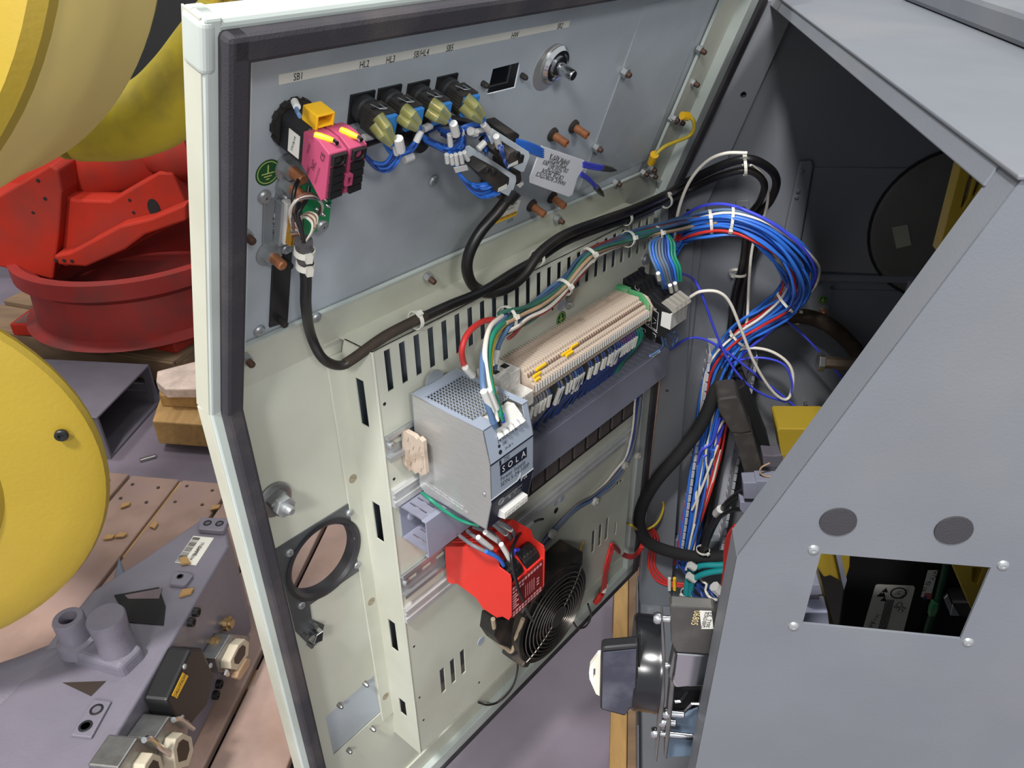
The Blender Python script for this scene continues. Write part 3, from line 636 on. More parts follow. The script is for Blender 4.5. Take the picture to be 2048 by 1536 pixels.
# ------------------------------------------------------------------ cable duct with its fingers
du = thing('cable_duct', S.w(.46, -.256), 'long grey slotted cable duct with an open left end under the terminals', 'cable duct')
C0, C1, CV0, CV1, CN = .4525, .9905, -.257, -.205, .05
add('duct_back', ext(MB(), C0, C1, [(0, CV0), (.0018, CV0), (.0018, CV1), (0, CV1)]), DUCT, du)
add('duct_cover', ext(MB(), C0 - .003, C1, [(CN - .0075, CV1 + .002), (CN, CV1 + .002), (CN, CV0 - .002), (CN - .006, CV0 - .002), (CN - .006, CV0 - .0005), (CN - .0016, CV0 - .0005), (CN - .0016, CV1), (CN - .0075, CV1)]), DUCT, du, bev=.0006)
fg = None
for row, v in ((0, CV1 - .0008), (1, CV0 + .0008)):
    add('duct_root_strip', ext(MB(), C0, C1, [(0, v - .0008), (.008, v - .0008), (.008, v + .0008), (0, v + .0008)]), DUCT, du)
    add('duct_edge_strip', ext(MB(), C0, C1, [(CN - .013, v - .0008), (CN - .005, v - .0008), (CN - .005, v + .0008), (CN - .013, v + .0008)]), DUCT, du) if row == 0 else None
    for k in range(43):
        e = C0 + .0004 + k * .0125
        mw = Fr(S.w(e, v), EX, -N).mat()
        if fg is None: fg = add('duct_finger', MB().prism(I4, [(0, -.004), (.0098, -.004), (.0098, -.018), (.0110, -.02), (.0110, -.024), (.0098, -.026), (.0098, -.044), (0, -.044), (0, -.026), (-.0004, -.024), (-.0004, -.02), (0, -.018)], -.0012, .0012), DUCT, du, mw)
        else: inst(fg, 'duct_finger', mw, du)
add('duct_screw', MB().lathe(I4, [(.008, 0), (.0075, .002), (.004, .0034), (.001, .0034), (.001, .002), (0, .002)], 16), DUCT, du, S.mat(S.w(C0 + .018, -.232, .0018)), smooth=True)
# ------------------------------------------------------------------ terminal blocks
TP = [(.008, -.136), (.008, -.083), (.044, -.0815), (.046, -.0835), (.047, -.0875), (.050, -.0865), (.052, -.089), (.0525, -.0925), (.056, -.0905), (.0585, -.0935), (.059, -.097), (.0635, -.0975), (.0645, -.108), (.0605, -.1105), (.0625, -.116), (.056, -.1225), (.046, -.130), (.044, -.136)]
tbm = None; TE0, TPITCH, TN = .6305, .00514, 51
for k in range(TN):
    mw = LF(TE0 + k * TPITCH).mat()
    if k == 0:
        tb = add('terminal_block', MB().prism(I4, TP, -.0041, 0), BEIGE, None, mw, bev=.0005, seg=1)
        tag(tb, 'narrow dusty beige terminal block in the long row above the cable duct', 'terminal block', 'terminal blocks on the top rail')
        tm = add('marker_tag', MB().prism(I4, [(.0640, -.0983), (.0652, -.0983), (.0658, -.1072), (.0646, -.1072)], -.0036, -.0010), WHITE, tb, mw)
        te = add('wire_entry', MB().prism(I4, [(.0512, -.0868), (.0531, -.0886), (.0536, -.0915), (.0522, -.0922)], -.0038, -.0008), mat('terminal_entry', (122, 100, 86), .7), tb, mw)
        tg_ = add('dark_groove', MB().prism(I4, [(.0634, -.0985), (.0642, -.0985), (.0648, -.1072), (.0640, -.1072)], -.0041, 0).prism(I4, [(.0555, -.0908), (.0572, -.0925), (.0575, -.0955), (.0562, -.096)], -.0036, -.0006), MATS['terminal_entry'], tb, mw)
        tf_ = add('fin', MB().prism(I4, [(.006, -.0815), (.030, -.0800), (.030, -.083), (.006, -.083)], -.0008, -.0001), BEIGE, tb, mw)
    else:
        c = inst(tb, 'terminal_block', mw); inst(tm, 'marker_tag', mw, c); inst(te, 'wire_entry', mw, c); inst(tg_, 'dark_groove', mw, c); inst(tf_, 'fin', mw, c)
JL, JLAB = 0, ('yellow jumper bar nearest the breaker in the upper row', 'yellow jumper bar in the middle row close to the breaker', 'yellow jumper bar at the left of the cluster further along', 'yellow jumper bar at the hinge end of the cluster further along', 'yellow jumper bar lowest in the cluster further along', 'short yellow jumper bar lowest beside the breaker')
for k0, k1, a in ((1, 4, 0), (3, 7, 1), (14, 17, 0), (17, 20, 1), (13, 17, 2), (1, 3, 3)):
    nn, vv = ((.0575, -.0905), (.0535, -.0868), (.0545, -.0885), (.0605, -.0945))[a]
    o = add('jumper_bar', MB().box(LF(TE0 + k0 * TPITCH).mat() @ M.Translation((nn, vv, -(k1 - k0) * TPITCH / 2 + .0003)), .003, .0034, (k1 - k0) * TPITCH - .0006), YPLAST, None, bev=.0004)
    tag(o, JLAB[JL], 'jumper bar', 'yellow jumper bars in the terminals'); JL += 1
ge = thing('green_end_stop', LF(.896).w(.03, -.11), 'green and white end stop beside the black relay modules at the end of the terminals', 'end stop')
add('stop_body', MB().prism(LF(.894).mat(), [(.006, -.136), (.004, -.076), (.046, -.077), (.0615, -.0905), (.0635, -.112), (.045, -.136)], -.0036, 0), GPLAST, ge, bev=.0006)
add('stop_clip', MB().prism(LF(.898).mat(), [(.042, -.125), (.042, -.079), (.0545, -.082), (.0645, -.095), (.063, -.118)], -.004, 0), BEIGE, ge, bev=.0006)
add('stop_foot', MB().prism(LF(.889).mat(), [(.006, -.086), (.006, -.0745), (.026, -.0755), (.026, -.084)], -.011, 0), GPLAST, ge, bev=.0006)
ec = thing('end_clamp', LF(.466).w(.02, -.12), 'dusty beige end clamp on the rail left of the power supply', 'end clamp')
ep = [(-.0045 + .006, -.1535 + .004), (.004, -.1035), (.012, -.0985), (.026, -.0985), (.030, -.101), (.034, -.0975), (.040, -.1), (.0405, -.146), (.033, -.152), (.027, -.150), (.022, -.155), (.016, -.152), (.012, -.1565)]
add('clamp_body', MB().prism(LF(.4645).mat(), ep, -.006, 0), BEIGE, ec, bev=.0008)
b = MB()
for x, y in ((.012, -.108), (.02, -.116), (.012, -.125), (.021, -.133), (.013, -.142), (.03, -.142), (.03, -.112)): b.prism(LF(.4645).mat(), [(x, y), (x + .005, y + .0035), (x + .003, y - .003)], 0, .0012)
b.box(LF(.4645).mat() @ M.Translation((.0375, -.128, .0006)), .002, .016, .0014)
add('moulded_rib', b, BEIGE, ec)
# ------------------------------------------------------------------ miniature circuit breaker
mc = thing('circuit_breaker', LF(.594).w(.03, -.1), 'white two-pole breaker between the power supply and the terminals', 'circuit breaker')
MCW = mat('dusty_white_plastic', (206, 204, 198), .5, dirt=(130, 110, 100), damt=.5, dsc=60)
for k, e in enumerate((.590, .6082)):
    pb = add('breaker_pole', MB().prism(LF(e).mat(), [(.006, -.150), (.006, -.0775), (.0455, -.0775), (.0455, -.1), (.0665, -.1005), (.0665, -.12), (.0455, -.13), (.0455, -.15)], -.0176, 0), MCW, mc, bev=.0008)
    add('screw_well', MB().lathe(LF(e).mat() @ M(((0, 0, 1, .0456), (1, 0, 0, -.0885), (0, 1, 0, -.0088), (0, 0, 0, 1))), [(.0046, -.0002), (.0046, .0006), (.0036, .0006), (.003, .0001), (0, .0001)], 18), WHITE, pb, smooth=True)
    add('wire_hole', MB().box(LF(e).mat() @ M.Translation((.028, -.0774, -.0088)), .009, .0006, .009), DARK, pb)
text('EATON', Fr(S.w(.604, -.116, .0667), EX, Z), 0, 0, .0045, INK, mc, mw=Fr(S.w(.605, -.1175, .0668), EX, Z).mat())
# ------------------------------------------------------------------ power supply
ps = thing('power_supply', LF(.515).w(.06, -.19), 'silver power supply box with a perforated top and a dark blue lower front', 'power supply')
A0, A1 = .4795, .552
prof = [(.010, -.0565), (.118, -.0595), (.1262, -.0985), (.1262, -.1515), (.1175, -.195), (.022, -.195), (.010, -.187)]
add('side_cover', MB().prism(LF(A0).mat(), prof, -.0012, 0), ALU, ps)
add('side_cover', MB().prism(LF(A1).mat(), prof, 0, .0012), ALU, ps)
add('rear_cover', ext(MB(), A0, A1, [(.010, -.187), (.0115, -.187), (.0115, -.058), (.010, -.058)]), BLUEGREY, ps)
add('base_cover', ext(MB(), A0, A1, [(.022, -.195), (.1175, -.195), (.1175, -.1935), (.022, -.1935)]), BLUEGREY, ps)
add('inner_board', ext(MB(), A0 + .004, A1 - .004, [(.014, -.075), (.1, -.075), (.1, -.073), (.014, -.073)]), mat('pale_inner_board', (150, 146, 128), .7, var=.5, sc=120), ps)
HTop = Fr(S.w(A0, -.0572), EX, -N)        # x along the front, -y outwards
hp = HTop.mat()
b = MB(); W_ = A1 - A0
for r_ in (rect(0, -.026, W_, -.01), ): b.prism(hp, r_, -.001, 0)
b.prism(hp, rect(0, -.098, .006, -.026), -.001, 0); b.prism(hp, rect(W_ - .006, -.098, W_, -.026), -.001, 0)
b.prism(hp, [(0, -.118), (.018, -.118), (.018, -.098), (0, -.098)], -.001, 0).prism(hp, [(W_ - .009, -.118), (W_, -.118), (W_, -.098), (W_ - .009, -.098)], -.001, 0)
add('top_cover', b, BLUEGREY, ps)
b = MB()
for k in range(15): b.prism(hp, rect(.006, -.0268 - k * .00502, W_ - .006, -.0255 - k * .00502), -.0008, -.0002)
for k in range(14): b.prism(hp, rect(.0062 + k * .0045, -.098, .0075 + k * .0045, -.026), -.0008, -.0002)
o = add('vent_grid', b, BLUEGREY, ps); 
add('top_dome', MB().lathe(Fr(S.w(.5145, -.0555, .0115), EX, Z).mat(), [(.0135, 0), (.0135, .001), (0, .001)], 20, (0, math.pi)), ZINC, ps)
TS = thing
tw_ = add('output_terminal', ext(MB(), A0 + .018, A1 - .009, [(.098, -.078), (.098, -.062), (.106, -.0605), (.118, -.071), (.122, -.078)]), WHITE, ps, bev=.0006)
for k in range(5):
    e = A0 + .0225 + k * .0089
    add('screw_tube', MB().lathe(Fr(S.w(e, -.0735, .1195), EX, Z * .8 + N * .6).mat(), [(.0039, -.002), (.0041, .005), (.0032, .005), (.0026, .001), (0, .001)], 16), WHITE, tw_, smooth=True)
    add('wire_port', MB().box(Fr(S.w(e, -.0612, .1015), EX, -N).mat(), .006, .006, .0012), MCW, tw_)
# front: three facets
def facet(n0, v0, n1, v1): return Fr(S.w(0, v0, n0), EX, (Z * (v1 - v0) + N * (n1 - n0)))
fU, fM, fB = facet(.1262, -.0985, .118, -.0595), facet(.1262, -.1515, .1262, -.0985), facet(.1175, -.195, .1262, -.1515)
lu, lm_, lb_ = .0398, .053, .0444
add('front_upper', MB().prism(fU.mat(), [(A0, 0), (A1, 0), (A1, lu), (A1 - .009, lu), (A1 - .009, lu - .013), (A0 + .018, lu - .013), (A0 + .018, lu), (A0, lu)], -.001, 0), BLUEGREY, ps)
add('front_middle', MB().prism(fM.mat(), rect(A0, 0, A1, lm_), -.001, 0), BLUEGREY, ps)
add('front_lower', MB().prism(fB.mat(), rect(A0, 0, A1, lb_), -.001, 0), NAVY, ps)
add('dark_rule', MB().prism(fM.mat(), rect(A0 + .0005, lm_ - .0022, A1 - .0005, lm_ - .0002), 0, .0002), NAVY, ps)
lo = add('name_field', MB().prism(fM.mat(), rect(A0 + .0155, .0285, A1 - .012, .0425), 0, .0002), NAVY, ps)
def tf(s, F, e, v, size, m, xs=1.0, al='LEFT', p=ps): return text(s, F, 0, 0, size, m, p, xs=xs, align=al, mw=F.mat(F.w(e, v, .0004)))
for k, ch in enumerate('SOLA'): tf(ch, fM, A0 + .021 + k * .0112, .0353, .0115, INKW, .9, 'CENTER', lo)
tf('Power Supply', fM, A0 + .0155, .0235, .0078, INK, .98); tf('SDN 5-24-100P', fM, A0 + .0155, .0158, .0078, INK, .98)
tf('+', fU, A0 + .0165, lu - .0165, .006, INK); tf('24 VDC/15 A', fU, A0 + .0165, lu - .0205, .0058, INK); tf('OK', fU, A0 + .052, lu - .0185, .0045, INK)
tf('OK', fU, A0 + .023, lu - .027, .0045, INK); tf('24-28 V', fU, A0 + .025, lu - .0335, .0042, INK)
tf('Single', fM, A0 + .022, .0485, .004, INK); tf('Parallel', fM, A0 + .022, .0452, .0032, INK)
for r, v in ((.0019, lu - .0262), (.0026, lu - .0335)): add('indicator', MB().cyl(fU.mat(fU.w(A0 + .018, v)), r, 0, .0003, 16), INK, ps)
add('slide_slot', MB().prism(fM.mat(), rect(A0 + .0145, .0435, A0 + .0175, .0495), 0, .0003), INK, ps)
b = MB(); zz = [(A0, .0048), (A0 + .044, .0048), (A0 + .047, .007), (A0 + .0495, .0125), (A0 + .0505, .0005), (A0 + .053, .0048), (A1, .0048)]
b.prism(fM.mat(), [(x, y - .0006) for x, y in zz] + [(x, y + .0006) for x, y in reversed(zz)], .0002, .0004)
add('pulse_line', b, INKW, ps)
add('navy_field', MB().prism(fM.mat(), rect(A0 + .0003, 0, A1 - .0003, .0048), 0, .0002), NAVY, ps)
tf('CE', fM, A0 + .0545, .0015, .0052, INKW); tf('UL', fB, A0 + .0155, lb_ - .010, .006, INKW); tf('LISTED', fB, A0 + .022, lb_ - .009, .004, INKW); tf('115-230 VAC', fB, A0 + .034, lb_ - .008, .0036, INKW); tf('N', fB, A0 + .031, lb_ - .0135, .005, INKW); tf('L', fB, A0 + .041, lb_ - .012, .005, INKW)
add('certification_ring', MB().lathe(fB.mat(fB.w(A0 + .0185, lb_ - .010)), [(.0042, 0), (.0047, 0), (.0047, .0003), (.0042, .0003), (.0042, 0)], 20), INKW, ps)
it = add('input_terminal', ext(MB(), A0 + .0175, A0 + .0585, [(.112, -.186), (.113, -.1735), (.130, -.1745), (.130, -.184), (.122, -.186)]), WHITE, ps, bev=.0006)
for k in range(5): add('terminal_window', MB().prism(S.mat(), rect(A0 + .0205 + k * .0076, -.1825, A0 + .0262 + k * .0076, -.177), .1295, .1304), MCW, it)
tl = Fr(S.w(A0 - .0013, 0), N, Z)
for k, s in enumerate(('Output Polarity & Output Voltage Adjustable', 'IMPORTANT: READ INSTRUCTIONS BEFORE USE')):
    text(s, tl, 0, 0, .0042, INKW, ps, align='CENTER', xs=.78, mw=tl.mat(tl.w(.055, -.1755 - .0048 * k, .0003), -.085))
add('side_screw', MB().lathe(tl.mat(tl.w(.117, -.142)), [(.0024, 0), (.002, .0007), (.0006, .0008), (.0005, .0003), (0, .0003)], 12), ZINC, ps, smooth=True)
# ------------------------------------------------------------------ red safety relay
sr = thing('safety_relay', LF(.54).w(.06, -.37), 'bright red relay module with black terminals under the power supply', 'relay')
R0, R1 = .5112, .5775
L5 = LF(R0)
rp_px = [(889.3, 1093), (940, 1074), (993, 1117), (999, 1134.5), (1019.7, 1150), (1022.5, 1160), (1023, 1232), (1017.5, 1240.6), (1000, 1230.5), (994, 1236), (966, 1217.6), (951.6, 1196), (914, 1167.5), (901.5, 1168), (893.6, 1162)]
rp = [L5.loc(x, y) for x, y in rp_px]; rp[1] = (.072, -.2720)
add('side_shell', MB().prism(L5.mat(), rp, -.0015, 0), REDP, sr, bev=.0004)
add('side_shell', MB().prism(LF(R1).mat(), rp, 0, .0015), REDP, sr, bev=.0004)
body = [rp[0], rp[1], (.094, rp[2][1] - .001), (.096, -.304), (.1225, -.3085), (.1235, rp[6][1]), rp[9], rp[10], rp[11], rp[12], rp[14]]
add('module_body', ext(MB(), R0 + .001, R1 - .001, body), REDP, sr)
b = MB()
for k in range(9): ext(b, R0 + .006 + k * .0062, R0 + .009 + k * .0062, [(.02, rp[0][1] + .0075), (.066, -.272), (.066, -.2705), (.02, rp[0][1] + .009)])
add('top_rib', b, REDP, sr)
for r_, (n0, v0) in enumerate(((.1095, -.2945), (.0825, -.2835))):
    for c in range(2):
        e = R0 + .004 + c * .032
        t_ = add('plug_terminal', ext(MB(), e, e + .027, [(n0 - .012, v0 - .012), (n0 - .012, v0 + .001), (n0 - .006, v0 + .004), (n0 + .008, v0 - .004), (n0 + .0115, v0 - .012)]), BLACK, sr, bev=.0008)
        for k in range(4): add('clamp_screw', MB().cyl(Fr(S.w(e + .004 + k * .0064, v0 - .0015, n0 + .003), EX, Z * .8 - N * .3 + N * .9 * 0).mat() @ M.Rotation(-.9, 4, 'X'), .002, -.001, .0035, 10), DUSTB, t_)
add('divider', ext(MB(), R0 + .0312, R0 + .0342, [(.07, -.285), (.078, -.277), (.1, -.287), (.105, -.290), (.1235, -.306), (.1235, -.312), (.09, -.308)]), REDP, sr)
ff = add('front_face', MB().prism(S.mat(), rect(R0 + .002, -.3645, R1 - .002, -.3095), .1235, .1242), DRED, sr)
g = MB()
for y0, y1, cs in ((-.3125, -.3165, range(10)), (-.3195, -.3225, (0, 1, 2, 3)), (-.3555, -.3585, range(10)), (-.3605, -.3632, range(10))):
    for k in cs: g.prism(S.mat(), rect(R0 + .0042 + k * .0059, y1, R0 + .0082 + k * .0059, y0), .1242, .1244)
for k in range(6): g.prism(S.mat(), rect(R0 + .004, -.328 - k * .0045, R0 + .0115 + (k % 2) * .004, -.326 - k * .0045), .1242, .1244)
for k in range(5): g.prism(S.mat(), rect(R0 + .029 + k * .0042, -.349, R0 + .0298 + k * .0042, -.3275), .1242, .1244)
for k in range(3): g.prism(S.mat(), rect(R0 + .052, -.336 - k * .005, R0 + .0565, -.334 - k * .005), .1242, .1244)
add('printed_marks', g, mat('pink_print', (226, 168, 170), .6), ff)
# ------------------------------------------------------------------ fan with wire guard
fn = thing('cooling_fan', S.w(.703, -.65), 'black round cooling fan behind a ring wire guard at the foot of the plate', 'fan')
FC = (.7015, -.5725); FN = .05
FANB = mat('dusty_fan_casting', (34, 32, 31), .5, dirt=(92, 76, 62), damt=.6, dsc=26, bump=.1)
mwf = S.mat(S.w(FC[0], FC[1]))
hf = .078
oct_ = [(-.078, -.04), (-.04, -.078), (.04, -.078), (.078, -.045), (.078, .06), (.066, .072), (-.045, .072), (-.078, .04)]
add('fan_housing', MB().prism(mwf, oct_, .0, .012).lathe(mwf, [(.081, .012), (.083, .044), (.087, .046), (.087, FN), (.078, FN), (.074, .03), (.074, .012)], 44), FANB, fn, smooth=True)
for a in (.78, 2.36, 3.93, 5.5): add('mounting_ear', MB().box(mwf @ M.Rotation(a, 4, 'Z') @ M.Translation((.088, 0, .024)), .018, .02, .046), FANB, fn, bev=.003)
add('terminal_hood', MB().box(mwf @ M.Translation((.03, .062, .024)), .096, .03, .048), FANB, fn, bev=.002)
add('fan_hub', MB().lathe(mwf, [(.033, .012), (.034, .034), (.03, .038), (0, .038)], 32), DARK, fn, smooth=True)
bl = None
for k in range(5):
    mw = mwf @ M.Rotation(k * 2 * math.pi / 5, 4, 'Z')
    if bl is None: bl = add('fan_blade', MB().add([(.033, -.012, .018), (.072, -.02, .014), (.073, .018, .034), (.034, .01, .032), (.033, -.012, .0165), (.072, -.02, .0125), (.073, .018, .0325), (.034, .01, .0305)], [(0, 1, 2, 3), (7, 6, 5, 4), (0, 4, 5, 1), (1, 5, 6, 2), (2, 6, 7, 3), (3, 7, 4, 0)]), mat('fan_blade_black', (18, 18, 20), .35), fn, mw)
    else: inst(bl, 'fan_blade', mw, fn)
GW = mat('bare_guard_wire', (112, 106, 100), .32, .75, var=.2, sc=60)
for k in range(9):
    r = .0185 + k * .0072
    add('guard_ring', MB().tube([mwf @ V((r * math.cos(a * math.pi / 24), r * math.sin(a * math.pi / 24), FN + .010 - (k / 8) ** 3 * .006)) for a in range(48)], .0011, 6, True), GW, fn, smooth=True)
for a in (.62, 2.19, 3.76, 5.33):
    add('guard_spoke', MB().tube([mwf @ V((r * math.cos(a), r * math.sin(a), FN + .0085 - (r / .078) ** 3 * .006)) for r in (.018, .034, .05, .066, .079, .086)], .0014, 6), GW, fn, smooth=True)
add('guard_boss', MB().lathe(mwf, [(.0175, FN + .008), (.0175, FN + .0105), (0, FN + .0115)], 28), mat('guard_badge', (66, 60, 58), .5), fn, smooth=True)
add('wire_clip_frame', MB().tube(smooth_path(path(S, [(986, 1238, .03), (990, 1262, .025), (998, 1284, .02), (1012, 1296, .02), (1024, 1302, .025), (1034, 1270, .04), (1046, 1238, .05)]), 4), .0035, 8), mat('dusty_tan_sleeving', (170, 152, 128), .8, var=.2), fn, smooth=True)
add('terminal_box', MB().prism(S.mat(), [S.loc(x, y, .03) for x, y in ((993, 1240), (1030, 1238), (1022, 1298), (1000, 1290), (988, 1272))], 0, .03), FANB, fn, bev=.002)
# ================================================================== wires and cables
def mp_(l):
    """path over several planes: (plane, x, y, height)"""
    return [f.pt(x, y, o) for f, x, y, o in l]
def bundle(parent, pts, mats, R, r, turns=1.2, name='wire', sub=5, n=6, rnd=None):
    rnd = rnd or random.Random(5); sp = smooth_path(pts, sub); q = len(sp); Rs = R if isinstance(R, list) else [R]
    for i, m in enumerate(mats):
        a0 = 2 * math.pi * i * .618; rad = math.sqrt((i + .5) / len(mats)); tw = turns * rnd.uniform(.6, 1.2); ph = rnd.uniform(0, 6)
        u = (sp[1] - sp[0]).orthogonal().normalized(); out = []
        for k in range(q):
            t = (sp[min(k + 1, q - 1)] - sp[max(k - 1, 0)]).normalized()
            u = (u - t * u.dot(t)).normalized(); w = t.cross(u); s = k / (q - 1)
            x = s * (len(Rs) - 1); j = min(int(x), len(Rs) - 2) if len(Rs) > 1 else 0
            RR = Rs[0] if len(Rs) == 1 else Rs[j] + (Rs[j + 1] - Rs[j]) * (x - j)
            a = a0 + tw * s * 3.0 + .3 * math.sin(ph + s * 9); rj = RR * rad * (1 + .28 * math.sin(ph * 2 + s * 13) + .15 * math.sin(ph + s * 31)); out.append(sp[k] + (u * math.cos(a) + w * math.sin(a)) * rj)
        add(name, MB().tube(out, r, n), m, parent, smooth=True, sharp=60)
def marker(p0, p1, parent, r=.003, m=None, name='wire_marker'):
    return add(name, MB().tube([p0, p1], r, 8), m or WHITE, parent, bev=.0005)
# ---- black control cable from the connector, along the plate and over to the cabinet
ca = thing('control_cable', P.pt(612, 560, .03), 'long dusty black cable from the gold pinned connector along the mounting plate top', 'cable')
A_ = [(P, 606, 503, .034), (P, 612, 555, .032), (P, 612, 610, .028), (D, 621, 668, .03), (D, 645, 716, .035), (D, 680, 731, .038), (D, 712, 714, .044), (D, 770, 673, .054), (D, 832, 641, .064)]
B_ = [(D, 832, 641, .064), (D, 900, 610, .066), (D, 965, 583, .066), (D, 1030, 543, .066), (D, 1078, 516, .066), (D, 1130, 483, .066), (D, 1200, 456, .066), (D, 1260, 436, .066), (D, 1322, 408, .06), (FW, 1370, 384, .075), (FW, 1440, 352, .1), (FW, 1497, 341, .11), (FW, 1528, 366, .09), (FW, 1520, 402, .05), (FW, 1496, 440, .03), (FW, 1486, 520, .024), (FW, 1468, 600, .024), (FW, 1456, 690, .024)]
wire('cable_jacket', mp_(A_), .0052, CABLE, ca, 12); wire('dusty_jacket', mp_(B_), .0056, CDUST if 0 else CABLE, ca, 12)
wire('dusty_sleeve', mp_([(D, 690, 728, .0385), (D, 712, 713.5, .0442), (D, 770, 672.5, .0542), (D, 832, 640.5, .0642), (D, 850, 632, .065)]), .0058, CDUST, ca, 12)
for (x, y, o), hd, F in (((832, 640, .062), (826, 628), D), ((1075, 516, .066), (1064, 496), D), ((1252, 436, .066), (1236, 420), D), ((1332, 402, .07), (1326, 380), D)):
    c = F.pt(x, y, o); ax = F.pt(x + 20, y - 9, o) - c
    tie('cable_tie', c, ax, .0095, ca, head=F.pt(hd[0], hd[1], o + .01) - c)
# ---- second cable with the loop on the operator panel
cb2 = thing('loop_cable', P.pt(990, 430, .03), 'glossy black cable that drops from the two white connector brackets in a wide hook', 'cable')
C_ = [(P, 1016, 396, .036), (P, 995, 424, .036), (P, 962, 462, .036), (P, 940, 502, .038), (P, 934, 538, .04), (D, 946, 570, .052), (D, 976, 585, .062), (D, 1014, 576, .068), (D, 1046, 552, .07), (D, 1080, 506, .072), (D, 1130, 470, .072), (D, 1200, 443, .072), (D, 1262, 421, .072), (D, 1324, 394, .07), (FW, 1372, 366, .08), (FW, 1440, 332, .105), (FW, 1497, 318, .12), (FW, 1540, 338, .105), (FW, 1553, 366, .08), (FW, 1540, 402, .05), (FW, 1512, 440, .035), (FW, 1500, 520, .026), (FW, 1482, 600, .026), (FW, 1470, 690, .026)]
wire('cable_jacket', mp_(C_), .0066, CABLE, cb2, 14)
add('cable_gland', MB().tube(mp_([(P, 1026, 380, .036), (P, 1012, 402, .036)]), [.011, .0085], 14), BLACK, cb2, smooth=True)
for F, x, y, o, ax, hd in ((FW, 1489, 330, .115, (20, -3), (1489, 296)), (FW, 1500, 434, .03, (-6, 30), (1528, 436)), (FW, 1476, 546, .024, (-5, 30), (1462, 550))):
    c = F.pt(x, y, o); tie('cable_tie', c, F.pt(x + ax[0], y + ax[1], o) - c, .0155 if y < 500 else .014, cb2, head=F.pt(hd[0], hd[1], o + .02) - c)
# ---- thick black hose-like cables on the cabinet wall
k1 = thing('sleeved_cable', FW.pt(1300, 950, .05), 'thick matt black sleeved cable curving from the wall channel down past the hinge edge', 'cable')
wire('woven_sleeve', mp_([(FW, 1462, 690, .03), (FW, 1440, 752, .055), (FW, 1408, 838, .07), (FW, 1366, 900, .08), (FW, 1312, 962, .085), (FW, 1283, 1015, .085), (FW, 1280, 1055, .08), (FW, 1298, 1085, .075), (FW, 1340, 1103, .07), (FW, 1400, 1114, .07), (FW, 1470, 1112, .08)]), .0125, SLEEVE, k1, 14)
k2 = thing('thick_cable', FW.pt(1600, 628, .04), 'thick brown-dusted black cable arching to the right on the cabinet wall', 'cable')
wire('cable_jacket', mp_([(FW, 1448, 738, .02), (FW, 1480, 690, .03), (FW, 1532, 648, .035), (FW, 1592, 632, .035), (FW, 1650, 646, .035), (FW, 1702, 690, .04), (FW, 1750, 760, .05), (FW, 1790, 850, .06)]), .0135, CDUST, k2, 14)
c = FW.pt(1596, 632, .03); tie('cable_tie', c, FW.pt(1616, 634, .03) - c, .0142, k2, head=FW.pt(1594, 617, .05) - c)
k3 = thing('down_cable', FW.pt(1420, 1000, .02), 'black cable lying deep in the vertical wall channel between the coloured wires', 'cable')
wire('cable_jacket', mp_([(FW, 1466, 760, .02), (FW, 1450, 850, .022), (FW, 1430, 960, .024), (FW, 1412, 1060, .026), (FW, 1398, 1130, .03)]), .010, CABLE, k3, 12)
# ---- vertical slotted channel on the cabinet wall
vd = thing('wall_channel_duct', FW.pt(1420, 900), 'pale grey slotted wiring channel standing upright on the far cabinet wall', 'cable duct')
VD = mat('pale_grey_duct', (176, 178, 186), .5, dirt=(110, 104, 104), damt=.4, dsc=14, var=.05)
u0, u1, z0, z1 = .186, .268, .345, .842
add('duct_back', MB().prism(FW.mat(), rect(u0, z0, u1, z1), 0, .002), VD, vd)
fg2 = None
for k in range(24):
    for u in (u0, u1):
        mw = Fr(FW.w(u, z0 + .008 + k * .0206), -XC, Z).mat()
        if fg2 is None: fg2 = add('duct_finger', MB().prism(I4, [(0, 0), (-.018, 0), (-.018, -.0035), (-.056, -.0035), (-.058, 0), (-.058, .013), (-.056, .0165), (-.018, .0165), (-.018, .0125), (0, .0125)], -.0009, .0009).box(I4, .003, .0155, .0055, (-.0585, .0065, 0)), VD, vd, mw)
        else: inst(fg2, 'duct_finger', mw, vd)
# ---- wiring inside the channel and the big blue harness
rb = random.Random(3)
bh = thing('wire_harness', FW.pt(1480, 440, .13), 'big looped bundle of blue, white and red wires between the door and the cabinet wall', 'wire bundle')
loop = [(D, 1338, 500, .055), (FW, 1356, 470, .085), (FW, 1400, 447, .115), (FW, 1460, 440, .135), (FW, 1525, 462, .145), (FW, 1578, 508, .14), (FW, 1600, 556, .115), (FW, 1582, 598, .08), (FW, 1534, 636, .058), (FW, 1484, 672, .05), (FW, 1446, 722, .048), (FW, 1428, 790, .044), (FW, 1412, 880, .04), (FW, 1398, 970, .036), (FW, 1380, 1060, .034), (FW, 1368, 1130, .036)]
cols = [BLUE, BLUE, WWIRE, BLUE, SLATE, BLUE, BLUE, WWIRE, BLUE, BLUE, REDW, BLUE, SLATE, BLUE, WWIRE, BLUE, BLUE, BLUE, WWIRE, BLUE, REDW, BLUE, SLATE, BLUE, BLUE, WWIRE, BLUE, VBLUE, BLUE, REDW]
bundle(bh, mp_(loop), cols, [.014, .017, .019, .019, .026, .032, .026, .019, .02, .022, .022, .024, .022, .018], .0025, .55)
for F, x, y, o, ax, R, hd in ((FW, 1461, 440, .135, (30, 2), .0205, (1463, 464)), (FW, 1421, 444, .125, (30, -4), .0185, (1416, 432)), (FW, 1574, 606, .075, (-20, 16), .0225, (1582, 612)), (FW, 1478, 676, .05, (-20, 18), .021, (1462, 664))):
    c = F.pt(x, y, o); tie('cable_tie', c, F.pt(x + ax[0], y + ax[1], o) - c, R, bh, head=F.pt(hd[0], hd[1], o + .02) - c)
